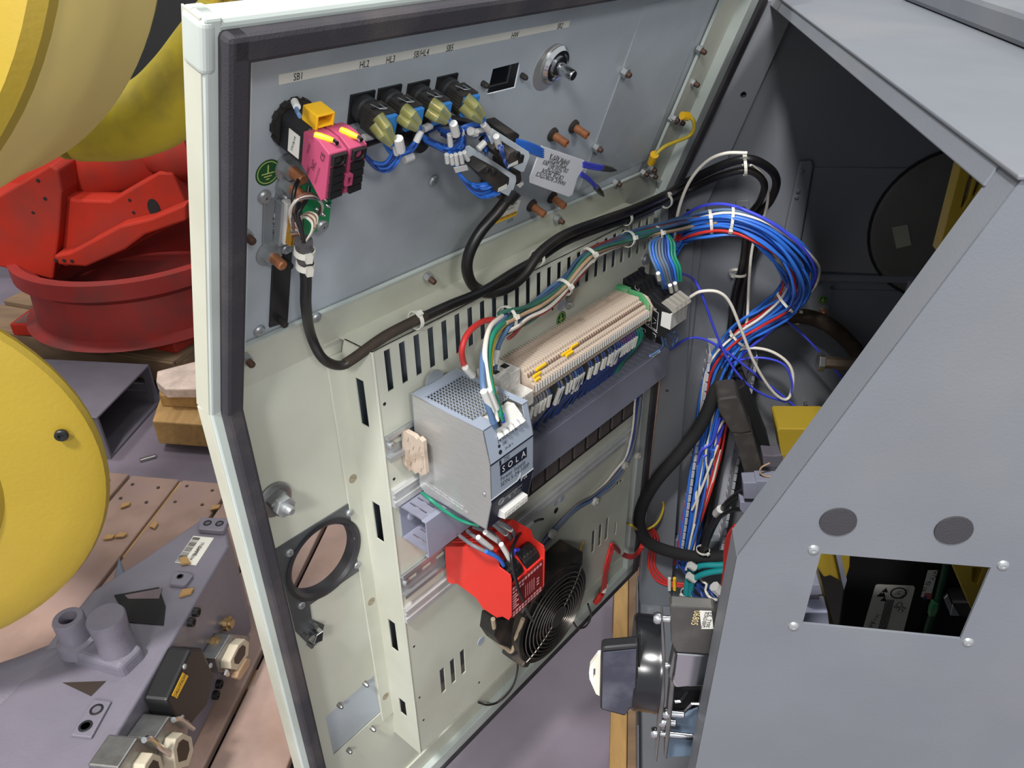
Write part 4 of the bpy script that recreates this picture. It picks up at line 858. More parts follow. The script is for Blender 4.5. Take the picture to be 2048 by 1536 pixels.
b2 = thing('channel_wires', FW.pt(1400, 1000, .03), 'loose red, white and blue wires threaded through the upright wall channel', 'wire bundle')
for l, m in (([(1452, 820), (1440, 880), (1430, 930), (1412, 990), (1400, 1030), (1390, 1070), (1380, 1110)], REDW), ([(1456, 830), (1446, 890), (1434, 940), (1416, 1000), (1402, 1042)], REDW), ([(1448, 840), (1424, 880), (1400, 905), (1394, 950), (1392, 1000)], WWIRE),
             ([(1430, 800), (1422, 860), (1412, 905), (1416, 960), (1404, 1010), (1386, 1060), (1374, 1120)], WWIRE), ([(1410, 860), (1404, 930), (1396, 1000), (1384, 1070), (1372, 1140)], WWIRE), ([(1440, 836), (1424, 884), (1402, 902), (1396, 930)], VBLUE), ([(1448, 850), (1430, 896), (1406, 914)], VBLUE),
             ([(1426, 900), (1420, 960), (1398, 1030), (1390, 1080)], BLUE), ([(1418, 900), (1408, 980), (1390, 1050)], DBLUE), ([(1440, 900), (1426, 960), (1404, 1022), (1392, 1070), (1384, 1120)], WWIRE), ([(1436, 890), (1400, 985), (1384, 1020)], WWIRE)):
    wire('wire', path(FW, [(x, y, .052 + rb.uniform(-.008, .01)) for x, y in l]), .0026, m, b2, 7)
# ---- loose white and violet wires
lw = [('twisted white wire arching over the black cables beside the hinge', WWIRE, .0026, [(D, 1352, 546, .09), (FW, 1349, 490, .11), (FW, 1356, 425, .12), (FW, 1378, 365, .125), (FW, 1412, 324, .13), (FW, 1450, 307, .135), (FW, 1494, 306, .135)]),
      ('white wire tail leaving the cable loop and hanging straight down the wall', WWIRE, .0026, [(FW, 1502, 330, .1), (FW, 1524, 352, .085), (FW, 1536, 392, .06), (FW, 1526, 440, .045), (FW, 1506, 490, .04), (FW, 1498, 560, .04), (FW, 1494, 640, .045), (FW, 1484, 676, .06)]),
      ('long white wire making a hanging teardrop loop in front of the wall', WWIRE, .0028, [(FW, 1380, 594, .12), (FW, 1402, 583, .125), (FW, 1436, 584, .125), (FW, 1460, 606, .12), (FW, 1484, 664, .11), (FW, 1508, 724, .1), (FW, 1538, 774, .09), (FW, 1564, 798, .085), (FW, 1580, 792, .08), (FW, 1586, 752, .075), (FW, 1572, 722, .07), (FW, 1534, 700, .065), (FW, 1486, 697, .062), (FW, 1456, 712, .06)]),
      ('violet wire crossing the blue bundle from the black relay modules', VBLUE, .0022, [(D, 1358, 545, .1), (FW, 1386, 558, .12), (FW, 1404, 590, .12), (FW, 1428, 656, .11), (FW, 1452, 712, .1), (FW, 1484, 758, .095), (FW, 1524, 788, .088), (FW, 1572, 804, .082)]),
      ('violet wire running from the duct end down behind the grey side panel', VBLUE, .0022, [(D, 1342, 698, .055), (FW, 1376, 677, .11), (FW, 1412, 680, .1), (FW, 1456, 706, .09), (FW, 1500, 740, .085), (FW, 1560, 788, .08), (FW, 1622, 840, .08), (FW, 1690, 900, .08)]),
      ('thin violet wire slanting from the bundle under the arched thick cable', VBLUE, .002, [(FW, 1540, 634, .05), (FW, 1572, 642, .055), (FW, 1604, 668, .06), (FW, 1646, 712, .065), (FW, 1690, 764, .07)]),
      ('violet wire looping beside the white teardrop loop', VBLUE, .0022, [(FW, 1462, 726, .06), (FW, 1500, 716, .066), (FW, 1540, 718, .07), (FW, 1570, 732, .075), (FW, 1584, 764, .078), (FW, 1582, 790, .08)])]
for l, m, r, pts in lw:
    tag(wire('loose_wire', mp_(pts), r, m), l, 'wire', 'loose wires between door and cabinet')
# ---- green/yellow earth straps
def strap(name, pts, r, label, lugs):
    t = thing(name, pts[0], label, 'wire')
    wire('earth_wire', pts, r, YELW, t, 8)
    for a, b_ in lugs:
        add('crimp_sleeve', MB().tube([a, b_], [r * 2.0, r * 2.3], 10), YPLAST, t, smooth=True)
    return t
s1 = mp_([(T, 1376, 232, .022), (T, 1386, 240, .03), (T, 1388, 256, .034), (T, 1378, 272, .032), (T, 1350, 284, .024), (T, 1328, 294, .018), (T, 1310, 310, .014)])
t1 = strap('earth_strap', s1, .0028, 'yellow and green earth strap with crimped lugs at the upper hinge corner of the door', [(T.pt(1364, 231, .018), T.pt(1376, 233, .022)), (T.pt(1302, 326, .01), T.pt(1309, 309, .014))])
for x, y in ((1355, 240), (1344, 234), (1299, 334), (1301, 347), (1283, 342)): stud(T, x, y, t1, .0035, .012, .006, name='lug_nut')
s2 = mp_([(FW, 1320, 988, .02), (FW, 1327, 1012, .03), (FW, 1318, 1040, .04), (FW, 1300, 1056, .05), (FW, 1278, 1060, .07), (D, 1262, 1050, .05), (D, 1248, 1044, .02)])
t2 = strap('earth_strap', s2, .0026, 'yellow earth wire with a crimped ring on the lower cabinet wall', [(FW.pt(1316, 976, .016), FW.pt(1322, 992, .022))])
add('ring_lug', MB().lathe(I4, [(.004, 0), (.0075, 0), (.0075, .0015), (.004, .0015), (.004, 0)], 18), ZINC, t2, FW.at(1314, 969, .006)); stud(FW, 1314, 969, t2, .003, .01, .0055, name='lug_nut', m=ZINC)
# ---- red wires at the bottom hinge side
r1 = thing('red_wire_loom', FW.pt(1300, 1110, .03), 'three red wires hanging in a loop below the thick black cable', 'wire bundle')
for k in range(3):
    d = k * 6 - 6
    wire('wire', mp_([(FW, 1284 + d * .4, 1068, .06), (FW, 1300 + d * .4, 1058 - d * .5, .045), (FW, 1310 + d, 1078, .035), (FW, 1304 + d, 1110, .03), (FW, 1304 + d, 1134, .03), (FW, 1320 + d, 1158 - d * .5, .03), (FW, 1342, 1168 - d * .6, .03), (FW, 1368, 1170 - d * .4, .03)]), .0028, REDW, r1, 8)
for x, y, m in ((1341, 1168, WHITE), (1351, 1168, YPLAST)): marker(FW.pt(x - 2, y - 12, .036), FW.pt(x - 2, y + 12, .036), r1, .004, m, 'colour_band')
r2 = thing('red_wire_loom', D.pt(1215, 1130, .02), 'red wires clipped to the lower hinge corner of the mounting plate', 'wire bundle')
for k in range(3):
    d = k * 3
    wire('wire', mp_([(D, 1193 + d, 1203, .03), (D, 1204 + d, 1180, .04), (S, 1209 + d, 1140, .008), (S, 1219 + d, 1098, .008), (S, 1226, 1088 + d, .01), (D, 1246, 1106 + d, .05), (D, 1266, 1110 + d, .05), (FW, 1278 + d, 1098, .08), (FW, 1288 + d, 1076, .07)]), .0024, REDW, r2, 7)
add('red_splice', MB().tube([D.pt(1202, 1188, .036), D.pt(1190, 1206, .03)], .0055, 10), REDP, r2, smooth=True)
marker(D.pt(1206, 1184, .04), D.pt(1212, 1166, .04), r2, .006, TIE, 'clip')
# ---- teal and black leads going to the inside
tl_ = thing('teal_cable_pair', FW.pt(1400, 1130, .06), 'two teal network cables running in behind the grey side panel', 'cable')
wire('cable_jacket', mp_([(FW, 1500, 1126, .1), (FW, 1440, 1130, .09), (FW, 1404, 1131, .08), (FW, 1382, 1144, .07), (FW, 1374, 1172, .07), (FW, 1372, 1230, .07)]), .0068, TEAL, tl_, 12)
wire('cable_jacket', mp_([(FW, 1500, 1140, .11), (FW, 1440, 1142, .1), (FW, 1402, 1150, .09), (FW, 1386, 1164, .08), (FW, 1382, 1190, .075), (FW, 1380, 1240, .07)]), .0066, TEAL, tl_, 12)
for (a, b_) in (((1390, 1136), (1378, 1128)), ((1390, 1160), (1376, 1150))): marker(FW.pt(*a, .084), FW.pt(*b_, .084), tl_, .0085, WHITE, 'cable_marker')
for x, y in ((1372, 1186),): tie('cable_tie', FW.pt(x + 3, y, .07), Z, .014, tl_, head=FW.pt(x - 12, y, .08) - FW.pt(x + 3, y, .07))
bl_ = thing('plug_lead', FW.pt(1440, 1030, .1), 'black lead with a white marker running from the upper grey plug', 'cable')
wire('cable_jacket', mp_([(FW, 1500, 980, .2), (FW, 1474, 992, .17), (FW, 1452, 1012, .14), (FW, 1432, 1040, .1), (FW, 1416, 1074, .08), (FW, 1404, 1110, .07), (FW, 1396, 1150, .06)]), .0075, CABLE, bl_, 12)
marker(FW.pt(1442, 1018, .135), FW.pt(1433, 1028, .12), bl_, .0088, WHITE, 'cable_marker'); tie('cable_tie', FW.pt(1406, 1100, .075), FW.pt(1400, 1130, .07) - FW.pt(1410, 1080, .07), .013, bl_, head=V((.2, -.3, 0)))
bl2 = tag(wire('plug_lead', mp_([(FW, 1484, 1018, .2), (FW, 1462, 1021, .17), (FW, 1440, 1034, .14), (FW, 1422, 1060, .1), (FW, 1412, 1090, .085), (FW, 1400, 1130, .07)]), .0042, CABLE), 'thinner black lead running from the lower grey plug', 'cable')
gp = thing('grey_plug_block', FW.pt(1510, 985, .2), 'grey plug connectors beside the edge of the grey side panel', 'connector')
for pl, o, m in (([(1486, 966), (1512, 965), (1512, 962), (1560, 963), (1560, 1000), (1488, 998)], .22, DUCT), ([(1480, 1004), (1560, 1003), (1560, 1032), (1490, 1032), (1480, 1020)], .21, DUCT), ([(1525, 910), (1548, 912), (1600, 905), (1600, 938), (1527, 934)], .2, TUBEG)):
    add('plug_body', MB().prism(FW.mat(), [FW.loc(x, y, o) for x, y in pl], o - .03, o), m, gp, bev=.002)
wire('pink_lead', mp_([(FW, 1540, 926, .21), (FW, 1524, 934, .21), (FW, 1520, 944, .21), (FW, 1530, 952, .21), (FW, 1548, 954, .21)]), .0016, TANW, gp)
r3 = thing('red_green_leads', FW.pt(1450, 1150, .12), 'red and green leads hanging beside the front edge of the side panel', 'wire bundle')
for k, m in enumerate((REDW, REDW, REDW, GREENW)):
    wire('wire', mp_([(FW, 1470 + k * 2, 1050, .2), (FW, 1456 + k * 3, 1070, .19), (FW, 1450 + k * 3, 1100, .18), (FW, 1448 + k * 2, 1140, .17), (FW, 1442 + k * 2, 1180, .16), (FW, 1434 + k * 2, 1220, .15), (FW, 1430 + k, 1260, .15)]), .0026, m, r3, 7)
marker(FW.pt(1428, 1172, .19), FW.pt(1446, 1190, .19), r3, .011, WHITE, 'paper_flag')
r4 = thing('blue_coil', FW.pt(1410, 1180, .08), 'dark blue wires coiled behind the metal cover of the disconnect switch', 'wire bundle')
bundle(r4, mp_([(FW, 1376, 1120, .05), (FW, 1388, 1160, .07), (FW, 1404, 1182, .08), (FW, 1424, 1196, .09), (FW, 1450, 1206, .1)]), [DBLUE] * 6 + [WWIRE, DBLUE], .018, .003, .4)
# ---- black inner bracket, yellow part, standoff rod, yellow frame
ib = thing('inner_bracket', FW.pt(1480, 830, .1), 'dusty dark steel bracket sloping down inside the cabinet in front of the wall', 'bracket')
BRK = mat('dark_bracket_paint', (62, 58, 56), .6, var=.15, dirt=(110, 104, 96), damt=.35, dsc=40)
add('upper_arm', MB().prism(FW.mat(), [FW.loc(x, y, .17) for x, y in ((1435, 802), (1440, 797), (1474, 793), (1480, 800), (1504, 864), (1482, 868), (1462, 866), (1437, 822))], .11, .17), BRK, ib, bev=.003)
add('lower_arm', MB().prism(FW.mat(), [FW.loc(x, y, .168) for x, y in ((1464, 864), (1505, 864), (1540, 990), (1502, 990))], .11, .168), BRK, ib, bev=.003)
add('side_flange', MB().prism(FW.mat(), [FW.loc(x, y, .115) for x, y in ((1474, 778), (1490, 768), (1544, 906), (1530, 918), (1510, 870))], .04, .115), DARK, ib, bev=.003)
yp = thing('mounting_block', FW.pt(1590, 890, .2), 'yellow block peeking out behind the sloping edge of the side panel', 'bracket')
add('block', MB().prism(FW.mat(), [FW.loc(x, y, .2) for x, y in ((1554, 862), (1558, 857), (1660, 858), (1660, 970), (1566, 930))], .13, .2), ROBY, yp, bev=.002)
so = thing('hex_standoff', FW.pt(1660, 725, .12), 'tarnished hexagonal rod with a nut on its end, lying level inside the cabinet', 'rod')
sfr = Fr(FW.pt(1640, 724, .12), XC, Z)
mw = M(((XC.x, 0, YC.x, sfr.O.x), (XC.y, 0, YC.y, sfr.O.y), (0, 1, 0, sfr.O.z), (0, 0, 0, 1)))
add('rod', hexnut(MB(), mw, .0105, 0, .25), mat('tarnished_brass', (112, 98, 84), .5, .4, var=.2, sc=30), so)
add('end_nut', hexnut(MB(), mw, .0165, -.004, .006), STEEL, so, bev=.001)
yf_ = thing('yellow_inner_frame', FW.pt(1930, 400, .42), 'yellow slotted frame standing inside the cabinet under its lid', 'frame')
o_ = .46
add('slotted_sheet', MB().prism(FW.mat(), [FW.loc(x, y, o_) for x, y in ((1930, 296), (2060, 330), (2060, 520), (1876, 506))], o_ - .02, o_, [[FW.loc(x, y, o_) for x, y in q] for q in ([(1951, 318), (1957, 318), (1936, 398), (1925, 416), (1922, 414), (1930, 380)], [(1967, 322), (1974, 324), (1958, 378), (1948, 392), (1946, 388)])]), ROBY, yf_, bev=.001)
# ---- what the cut-out in the side panel shows
QI = NW.sh(-.16)
ic = thing('inner_computer', QI.pt(1800, 1200), 'black computer housing with white rating labels seen through the cut-out', 'computer')
add('housing', MB().prism(QI.mat(), [QI.loc(x, y) for x, y in ((1640, 1060), (1912, 1075), (1990, 1230), (1960, 1330), (1668, 1320), (1690, 1150))], -.12, 0), mat('flat_black_housing', (14, 14, 15), .6), ic, bev=.002)
l1 = plate('rating_label', QI, [(1751, 1171), (1755, 1169), (1827, 1172), (1830, 1176), (1800, 1290), (1718, 1286)], .0004, LABEL, ic, .0)
tt = lambda s, x, y, z_, r=-1.86, m=INK, xs=1: text(s, QI, x, y, z_, m, l1, .0009, r, xs)
b = MB()
for x, y in ((1771, 1180), (1766, 1189), (1768, 1198), (1761, 1189)): b.prism(QI.at(x, y, .0006), [(-.0032, -.003), (.0032, -.003), (0, .0032)], 0, .0002)
b.lathe(QI.at(1797, 1186, .0006), [(.0065, 0), (.0078, 0), (.0078, .0003), (.0065, .0003), (.0065, 0)], 20)
for k in range(6): b.prism(QI.mat(), [QI.loc(x_, y_, .0007) for x_, y_ in ((1772 + k * 3, 1200), (1773.4 + k * 3, 1200), (1750.4 + k * 3, 1286), (1749 + k * 3, 1286))], .0006, .0008)
add('warning_marks', b, INK, l1)
tt('UL', 1797, 1186, .006); tt('LISTED', 1808, 1189, .0045); tt('CE', 1797, 1211, .0085); tt('FC', 1803, 1219, .0075); tt('24 V DC', 1748, 1240, .005); tt('5 A', 1744, 1250, .006)
l2 = plate('serial_label', QI, [(1856, 1141), (1876, 1141), (1861, 1196), (1842, 1194)], .0004, LABEL, ic, .002)
add('flag_field', MB().prism(QI.mat(), [QI.loc(x, y) for x, y in ((1848, 1182), (1863, 1183), (1860, 1195), (1844, 1193))], .0025, .0027), mat('flag_red', (186, 96, 100), .6), l2)
add('flag_canton', MB().prism(QI.mat(), [QI.loc(x, y) for x, y in ((1847, 1188), (1853, 1188), (1851, 1194), (1845, 1193))], .0028, .003), DBLUE, l2)
text('QTY 42 19', QI, 1860, 1162, .0065, INK, l2, .0028, -1.82)
gc = thing('green_ribbon_lead', QI.pt(1868, 1225), 'green connector on a dark green lead inside the cut-out', 'connector')
add('plug', MB().prism(QI.mat(), [QI.loc(x, y, .01) for x, y in ((1866, 1206), (1878, 1208), (1876, 1222), (1870, 1234), (1858, 1234), (1860, 1220))], .004, .01), GPLAST, gc, bev=.001)
wire('lead', path(QI, [(1900, 1080, .004), (1890, 1140, .004), (1880, 1180, .004), (1872, 1210, .006), (1862, 1236, .006), (1854, 1262, .006), (1850, 1300, .006)]), .0035, mat('dark_green_lead', (28, 74, 44), .5), gc)
zb = thing('zinc_bracket', QI.pt(1905, 1210, .05), 'small bent zinc bracket inside the cut-out', 'bracket')
add('plate', MB().prism(QI.mat(), [QI.loc(x, y, .05) for x, y in ((1888, 1198), (1896, 1190), (1905, 1212), (1901, 1231))], .046, .05), CHROME, zb, bev=.001)
add('gusset', MB().prism(QI.mat(), [QI.loc(x, y, .035) for x, y in ((1901, 1231), (1906, 1210), (1919, 1232))], .033, .035), ZINC, zb)
plate('brown_backing', QI, [(1906, 1206), (1946, 1206), (1946, 1236), (1920, 1232)], .02, BRK, zb, .0)
yw = thing('yellow_inner_frame', QI.pt(1940, 1160, .07), 'bright yellow bracket in the upper right corner of the cut-out', 'frame')
add('sheet', MB().prism(QI.mat(), [QI.loc(x, y, .08) for x, y in ((1900, 1120), (2010, 1120), (2010, 1160), (1944, 1222))], .06, .08, [[QI.loc(x, y, .08) for x, y in ((1946, 1136), (1966, 1136), (1954, 1168), (1945, 1164))]]), ROBY, yw, bev=.001)
yl = thing('yellow_inner_frame', QI.pt(1655, 1130, .03), 'yellow bracket in the upper left corner of the cut-out', 'frame')
add('sheet', MB().prism(QI.mat(), [QI.loc(x, y, .03) for x, y in ((1625, 1090), (1702, 1090), (1700, 1135), (1690, 1168), (1660, 1152), (1648, 1156), (1630, 1130))], .0, .03), ROBY, yl, bev=.002)
add('grey_rib', MB().prism(QI.mat(), [QI.loc(x, y, .045) for x, y in ((1672, 1108), (1681, 1108), (1694, 1160), (1688, 1180))], .03, .045), DUCT, yl)
ge2 = thing('grey_drive_unit', QI.pt(1640, 1200, .06), 'grey metal unit with a sloping cover at the left of the cut-out', 'drive unit')
for pl, o, m in (([(1600, 1100), (1634, 1130), (1668, 1252), (1664, 1290), (1580, 1290)], .05, mat('olive_edge', (104, 92, 62), .6)), ([(1590, 1150), (1629, 1160), (1640, 1200), (1600, 1200)], .07, TUBEG), ([(1600, 1168), (1640, 1170), (1645, 1190), (1600, 1192)], .075, DUCT), ([(1590, 1225), (1656, 1225), (1662, 1280), (1580, 1280)], .085, mat('blue_white_plate', (168, 172, 196), .5))):
    add('module_face', MB().prism(QI.mat(), [QI.loc(x, y, o) for x, y in pl], o - .02, o), m, ge2, bev=.001)
# ================================================================== wiring on the mounting plate
hw = thing('coloured_loom', S.pt(1125, 575, .02), 'dusty green, blue, red and white wire loom tied along the mounting plate top', 'wire bundle')
bundle(hw, mp_([(S, 1000, 655, .03), (S, 1040, 632, .028), (S, 1085, 610, .026), (S, 1126, 576, .024), (S, 1160, 532, .022), (S, 1184, 508, .022), (S, 1230, 487, .022), (S, 1284, 470, .024), (D, 1330, 456, .08), (FW, 1380, 446, .11), (FW, 1440, 440, .13)]), [GREEND, GREENW, SLATE, GREEND, REDD, WWIRE, BLUED, GREEND, TANW, SLATE, REDD, GREEND, BLUED], [.013, .012, .009, .0085, .008, .009, .01], .0026, .8)
for x, y, ax, R in ((1014, 636, (30, -14), .014), (1128, 574, (18, -20), .0115), (1178, 510, (18, -20), .0105), (1256, 478, (30, -10), .0105), (1312, 468, (30, -10), .0105)):
    c = S.pt(x, y, .024); tie('cable_tie', c, S.pt(x + ax[0], y + ax[1], .024) - c, R, hw, head=S.n + S.y * .4)
pl_ = [(REDW, .0034, [(S, 1000, 640, .03), (S, 968, 642, .04), (S, 938, 664, .055), (S, 924, 696, .06), (S, 926, 722, .055), (S, 934, 740, .048)], (930, 734, 946, 752)),
       (SLATE, .0034, [(S, 1010, 634, .03), (S, 988, 656, .045), (S, 968, 700, .075), (S, 965, 750, .1), (S, 970, 790, .115), (S, 987, 846, .122)], (967, 782, 984, 822)),
       (WWIRE, .003, [(S, 1004, 632, .03), (S, 980, 655, .05), (S, 970, 700, .08), (S, 974, 750, .1), (S, 985, 800, .115), (S, 994, 842, .122)], (977, 780, 992, 818)),
       (GREENW, .0034, [(S, 1014, 640, .03), (S, 986, 670, .06), (S, 976, 720, .085), (S, 984, 780, .11), (S, 998, 820, .12), (S, 1003, 840, .122)], None),
       (DBLUE, .003, [(S, 1022, 640, .03), (S, 1000, 654, .04), (S, 984, 680, .05), (S, 978, 706, .052), (S, 984, 738, .048)], (982, 702, 984, 730)),
       (SLATE, .003, [(S, 1030, 640, .03), (S, 1016, 656, .04), (S, 1000, 684, .05), (S, 994, 704, .052), (S, 990, 738, .048)], (995, 700, 989, 728)),
       (YELW, .0026, [(S, 1016, 642, .03), (S, 990, 676, .06), (S, 981, 740, .09), (S, 992, 800, .115), (S, 1001, 838, .122)], None)]
pw_ = thing('supply_leads', S.pt(980, 760, .08), 'red, blue, white and green leads dropping from the loom to the power supply and breaker', 'wire bundle')
for m, r, pts, mk in pl_:
    w_ = wire('lead', mp_(pts), r, m, pw_)
    if mk:
        o = pts[-2][3] + .002
        marker(S.pt(mk[0], mk[1], o), S.pt(mk[2], mk[3], o + .002), pw_, .0042)
for x, y, m in ((989, 850, SLATE), (996, 846, BLACK), (1004, 838, VBLUE)): marker(S.pt(x - 1, y - 8, .122), S.pt(x + 2, y + 4, .12), pw_, .0034, m, 'ferrule')
# wires from the terminals down into the duct
rt = random.Random(8)
for k in range(1, TN):
    if k in (9, 10, 11, 14, 16, 23, 24, 27, 30, 33, 36): continue
    e = TE0 + k * TPITCH - .0025; big = k in (12, 13, 19, 20, 21, 37, 38, 39)
    if k < 8: m = GREYW
    elif k > 47: m = GREENW
    elif 40 <= k <= 46: m = DBLUE
    else: m = rt.choice((DBLUE, DBLUE, SLATE, GREYW)) if k < 20 else rt.choice((DBLUE, BLUE, DBLUE))
    j = rt.uniform(-.003, .003); L = LF(e); h = .0016 if not big else .0019
    w_ = S.w
    p = [w_(e, -.121, .0525), w_(e + j * .3, -.130, .0585), w_(e + j, -.146, .0575), w_(e + j - .004, -.168, .047), w_(e + j * 2 - .010, -.19, .034), w_(e + j * 2 - .016, -.225, .022)]
    kind = 'green wire at the hinge end of the terminal row' if k > 47 else 'dark blue wire with a red ferrule and small white marker under the terminals' if k >= 41 else 'wire with a large bold white marker under the terminals' if big else 'grey wire with a dusty marker next to the power supply' if k < 8 else 'dark blue or grey wire with a small marker under the terminals'
    t = thing('terminal_wire', p[0], kind, 'wire', 'marked wires under the terminals')
    wire('wire', p, h, DBLUE if m is BLUE else m, t, 6, 4)
    add('ferrule', MB().tube([p[0], p[1]], .0017, 6), REDW if 41 <= k <= 46 else (DBLUE if k > 47 else GREYW), t)
    if k <= 47: marker(p[1].lerp(p[2], .1) + S.n * .0012, p[2].lerp(p[3], .2 if not big else .6) + S.n * .0012, t, .0024 if not big else .0032, LABEL if not big else WHITE)
# relay modules black
rm0 = None
mp2 = [(-.004, -.0765), (.004, -.0735), (.012, -.080), (.026, -.078), (.034, -.092), (.046, -.088), (.058, -.096), (.078, -.1005), (.084, -.105), (.084, -.132), (.076, -.146), (.064, -.152), (.0575, -.161), (.048, -.158), (.036, -.140), (.036, -.116), (.004, -.104), (-.004, -.090)]
for k in range(4):
    mw = LF(.9175 + k * .0118).mat()
    lb = ('black slim relay module with white wiring diagrams beside the green end stop', 'second black slim relay module counted from the green end stop', 'third black slim relay module counted from the green end stop', 'outermost black slim relay module at the hinge end of the row')[k]
    rm = tag(add('relay_module', MB().prism(I4, mp2, -.0112, 0), BLACK, None, mw, bev=.0006), lb, 'relay module', 'slim relay modules')
    add('relay_marker', MB().prism(I4, [(.0705, -.107), (.0868, -.1065), (.0868, -.1315), (.0705, -.130)], -.0104, .0008), WHITE, rm, mw)
    add('grey_lever', MB().prism(I4, [(.066, -.0955), (.072, -.0885), (.09, -.0955), (.093, -.101), (.088, -.106), (.078, -.1)], -.0085, -.0025), mat('smoky_lever', (150, 146, 138), .4) if 'smoky_lever' not in MATS else MATS['smoky_lever'], rm, mw)
    if k == 0:
        L9 = LF(.9175); b = MB(); ml = L9.mat()
        def ln(x0, y0, x1, y1): 
            dx, dy = x1 - x0, y1 - y0; l_ = math.hypot(dx, dy); b.box(ml @ M.Translation(((x0 + x1) / 2, (y0 + y1) / 2, .0003)) @ M.Rotation(math.atan2(dy, dx), 4, 'Z'), l_ + .0004, .0005, .0002)
        for x0, y0, x1, y1 in ((.040, -.104, .051, -.1075), (.051, -.1075, .051, -.136), (.051, -.136, .040, -.1315), (.040, -.1315, .040, -.104), (.0545, -.108, .065, -.1115), (.065, -.1115, .065, -.141), (.065, -.141, .0545, -.137), (.0545, -.137, .0545, -.108), (.038, -.134, .066, -.1435), (.022, -.084, .029, -.087), (.029, -.087, .029, -.083), (.022, -.084, .022, -.08), (.042, -.095, .049, -.098), (.049, -.098, .049, -.094), (.040, -.144, .046, -.146), (.046, -.146, .046, -.15), (.058, -.146, .064, -.148), (.064, -.148, .064, -.152), (.043, -.115, .048, -.119), (.043, -.128, .048, -.124), (.057, -.121, .062, -.125), (.057, -.131, .062, -.128)): ln(x0, y0, x1, y1)
        add('wiring_diagram', b, INKW, rm)
        text('10A', L9, 0, 0, .004, INKW, rm, mw=L9.mat(L9.w(.058, -.1065, .0004), -.25)); text('24V', L9, 0, 0, .0035, INKW, rm, mw=L9.mat(L9.w(.044, -.1025, .0004), -.25))
add('rail_end_bracket', MB().prism(LF(.918).mat(), [(-.004, -.105), (-.004, -.0725), (.006, -.0725), (.006, -.082), (.016, -.09)], -.05, -.04), BLACK, rm)
rw = thing('relay_leads', S.pt(1320, 530, .06), 'blue leads curving from the loom down to the black relay modules', 'wire bundle')
for k in range(9):
    x = 1300 + k * 6; m = (SLATE, BLUE, SLATE, GREYW, SLATE, DBLUE, BLUE, GREENW, GREENW)[k]
    wire('lead', mp_([(S, 1318 + k * 2, 476 - k, .03), (S, x, 486, .04), (S, x + 2, 512, .05), (S, x + 12, 536, .06), (S, x + 22 - k, 562, .062), (S, x + 26 - k, 576, .058)][: 6 if k < 6 else 5]), .0022, m, rw, 7)
for x, y in ((1340, 576), (1350, 572), (1316, 552)): marker(S.pt(x, y - 6, .066), S.pt(x + 3, y + 8, .064), rw, .0032, LABEL)
for l in ([(1322, 668), (1326, 690), (1314, 704), (1300, 712)], [(1334, 664), (1346, 680), (1344, 694), (1334, 690), (1330, 678)], [(1348, 664), (1356, 672), (1352, 684)]):
    wire('lower_loop', path(S, [(x, y, .06) for x, y in l]), .0022, SLATE, rw, 7)
marker(S.pt(1304, 712, .058), S.pt(1318, 702, .06), rw, .0028, LABEL)
# loom along the hinge side towards the fan
fl_ = thing('fan_loom', S.pt(1190, 990, .01), 'thin loom of dark blue and grey wires clipped diagonally across the lower plate', 'wire bundle')
bundle(fl_, mp_([(S, 1281, 790, .02), (S, 1272, 850, .016), (S, 1262, 900, .012), (S, 1248, 930, .01), (S, 1224, 962, .01), (S, 1188, 994, .01), (S, 1148, 1018, .01), (S, 1102, 1066, .01), (S, 1082, 1092, .012)]), [DBLUE, SLATE, DBLUE, GREYW, GREYW, WWIRE], .0055, .0022, .5)
for x, y in ((1273, 911), (1248, 930), (1188, 1002), (1102, 1066)): add('clip_button', MB().lathe(I4, [(.0075, 0), (.0075, .006), (.003, .007), (.003, .004), (0, .004)], 18), mat('dusty_clip', (176, 174, 164), .6) if 'dusty_clip' not in MATS else MATS['dusty_clip'], fl_, S.at(x, y, .014), smooth=True)
# leads at the relay
rl_ = thing('safety_relay_leads', S.pt(970, 1080, .1), 'grey leads with white markers plugged into the red relay', 'wire bundle')
for m, pts, mk in ((GREYW, [(920, 1072, .06), (945, 1090, .09), (975, 1105, .105), (995, 1115, .108), (1007, 1130, .108)], None), (BLUE, [(972, 1103, .106), (990, 1112, .109), (1002, 1122, .109), (1007, 1131, .108)], None),
                   (GREYW, [(935, 1062, .06), (958, 1080, .085), (976, 1096, .095), (986, 1106, .096)], (956, 1074, 983, 1096)), (GREYW, [(948, 1054, .06), (968, 1062, .08), (985, 1075, .1), (1002, 1090, .105), (1018, 1120, .11)], (970, 1064, 996, 1082)),
                   (GREYW, [(978, 1062, .09), (996, 1078, .108), (1010, 1100, .112), (1020, 1122, .112)], (1002, 1088, 1019, 1117)), (GREYW, [(985, 1047, .11), (1005, 1062, .11), (1018, 1072, .1), (1022, 1082, .09)], (986, 1046, 1012, 1068)), (GREYW, [(994, 1042, .11), (1014, 1052, .11), (1026, 1064, .1), (1028, 1076, .09)], (994, 1042, 1022, 1060)),
                   (VBLUE, [(1026, 1112, .1), (1030, 1101, .108), (1037, 1099, .108)], None)):
    wire('lead', path(S, pts), .0026, m, rl_, 7)
    if mk: marker(S.pt(mk[0], mk[1], pts[2][2] + .004), S.pt(mk[2], mk[3], pts[2][2] + .006), rl_, .0033)
tw1 = thing('loose_lead', S.pt(1030, 1100, .1), 'loose thin black lead with a white marker draped over the red relay', 'wire')
wire('lead', path(S, [(1050, 1058, .08), (1036, 1072, .1), (1024, 1100, .12), (1024, 1124, .128), (1032, 1160, .132), (1042, 1194, .128), (1056, 1226, .1), (1066, 1242, .075)]), .0022, CABLE, tw1, 7)
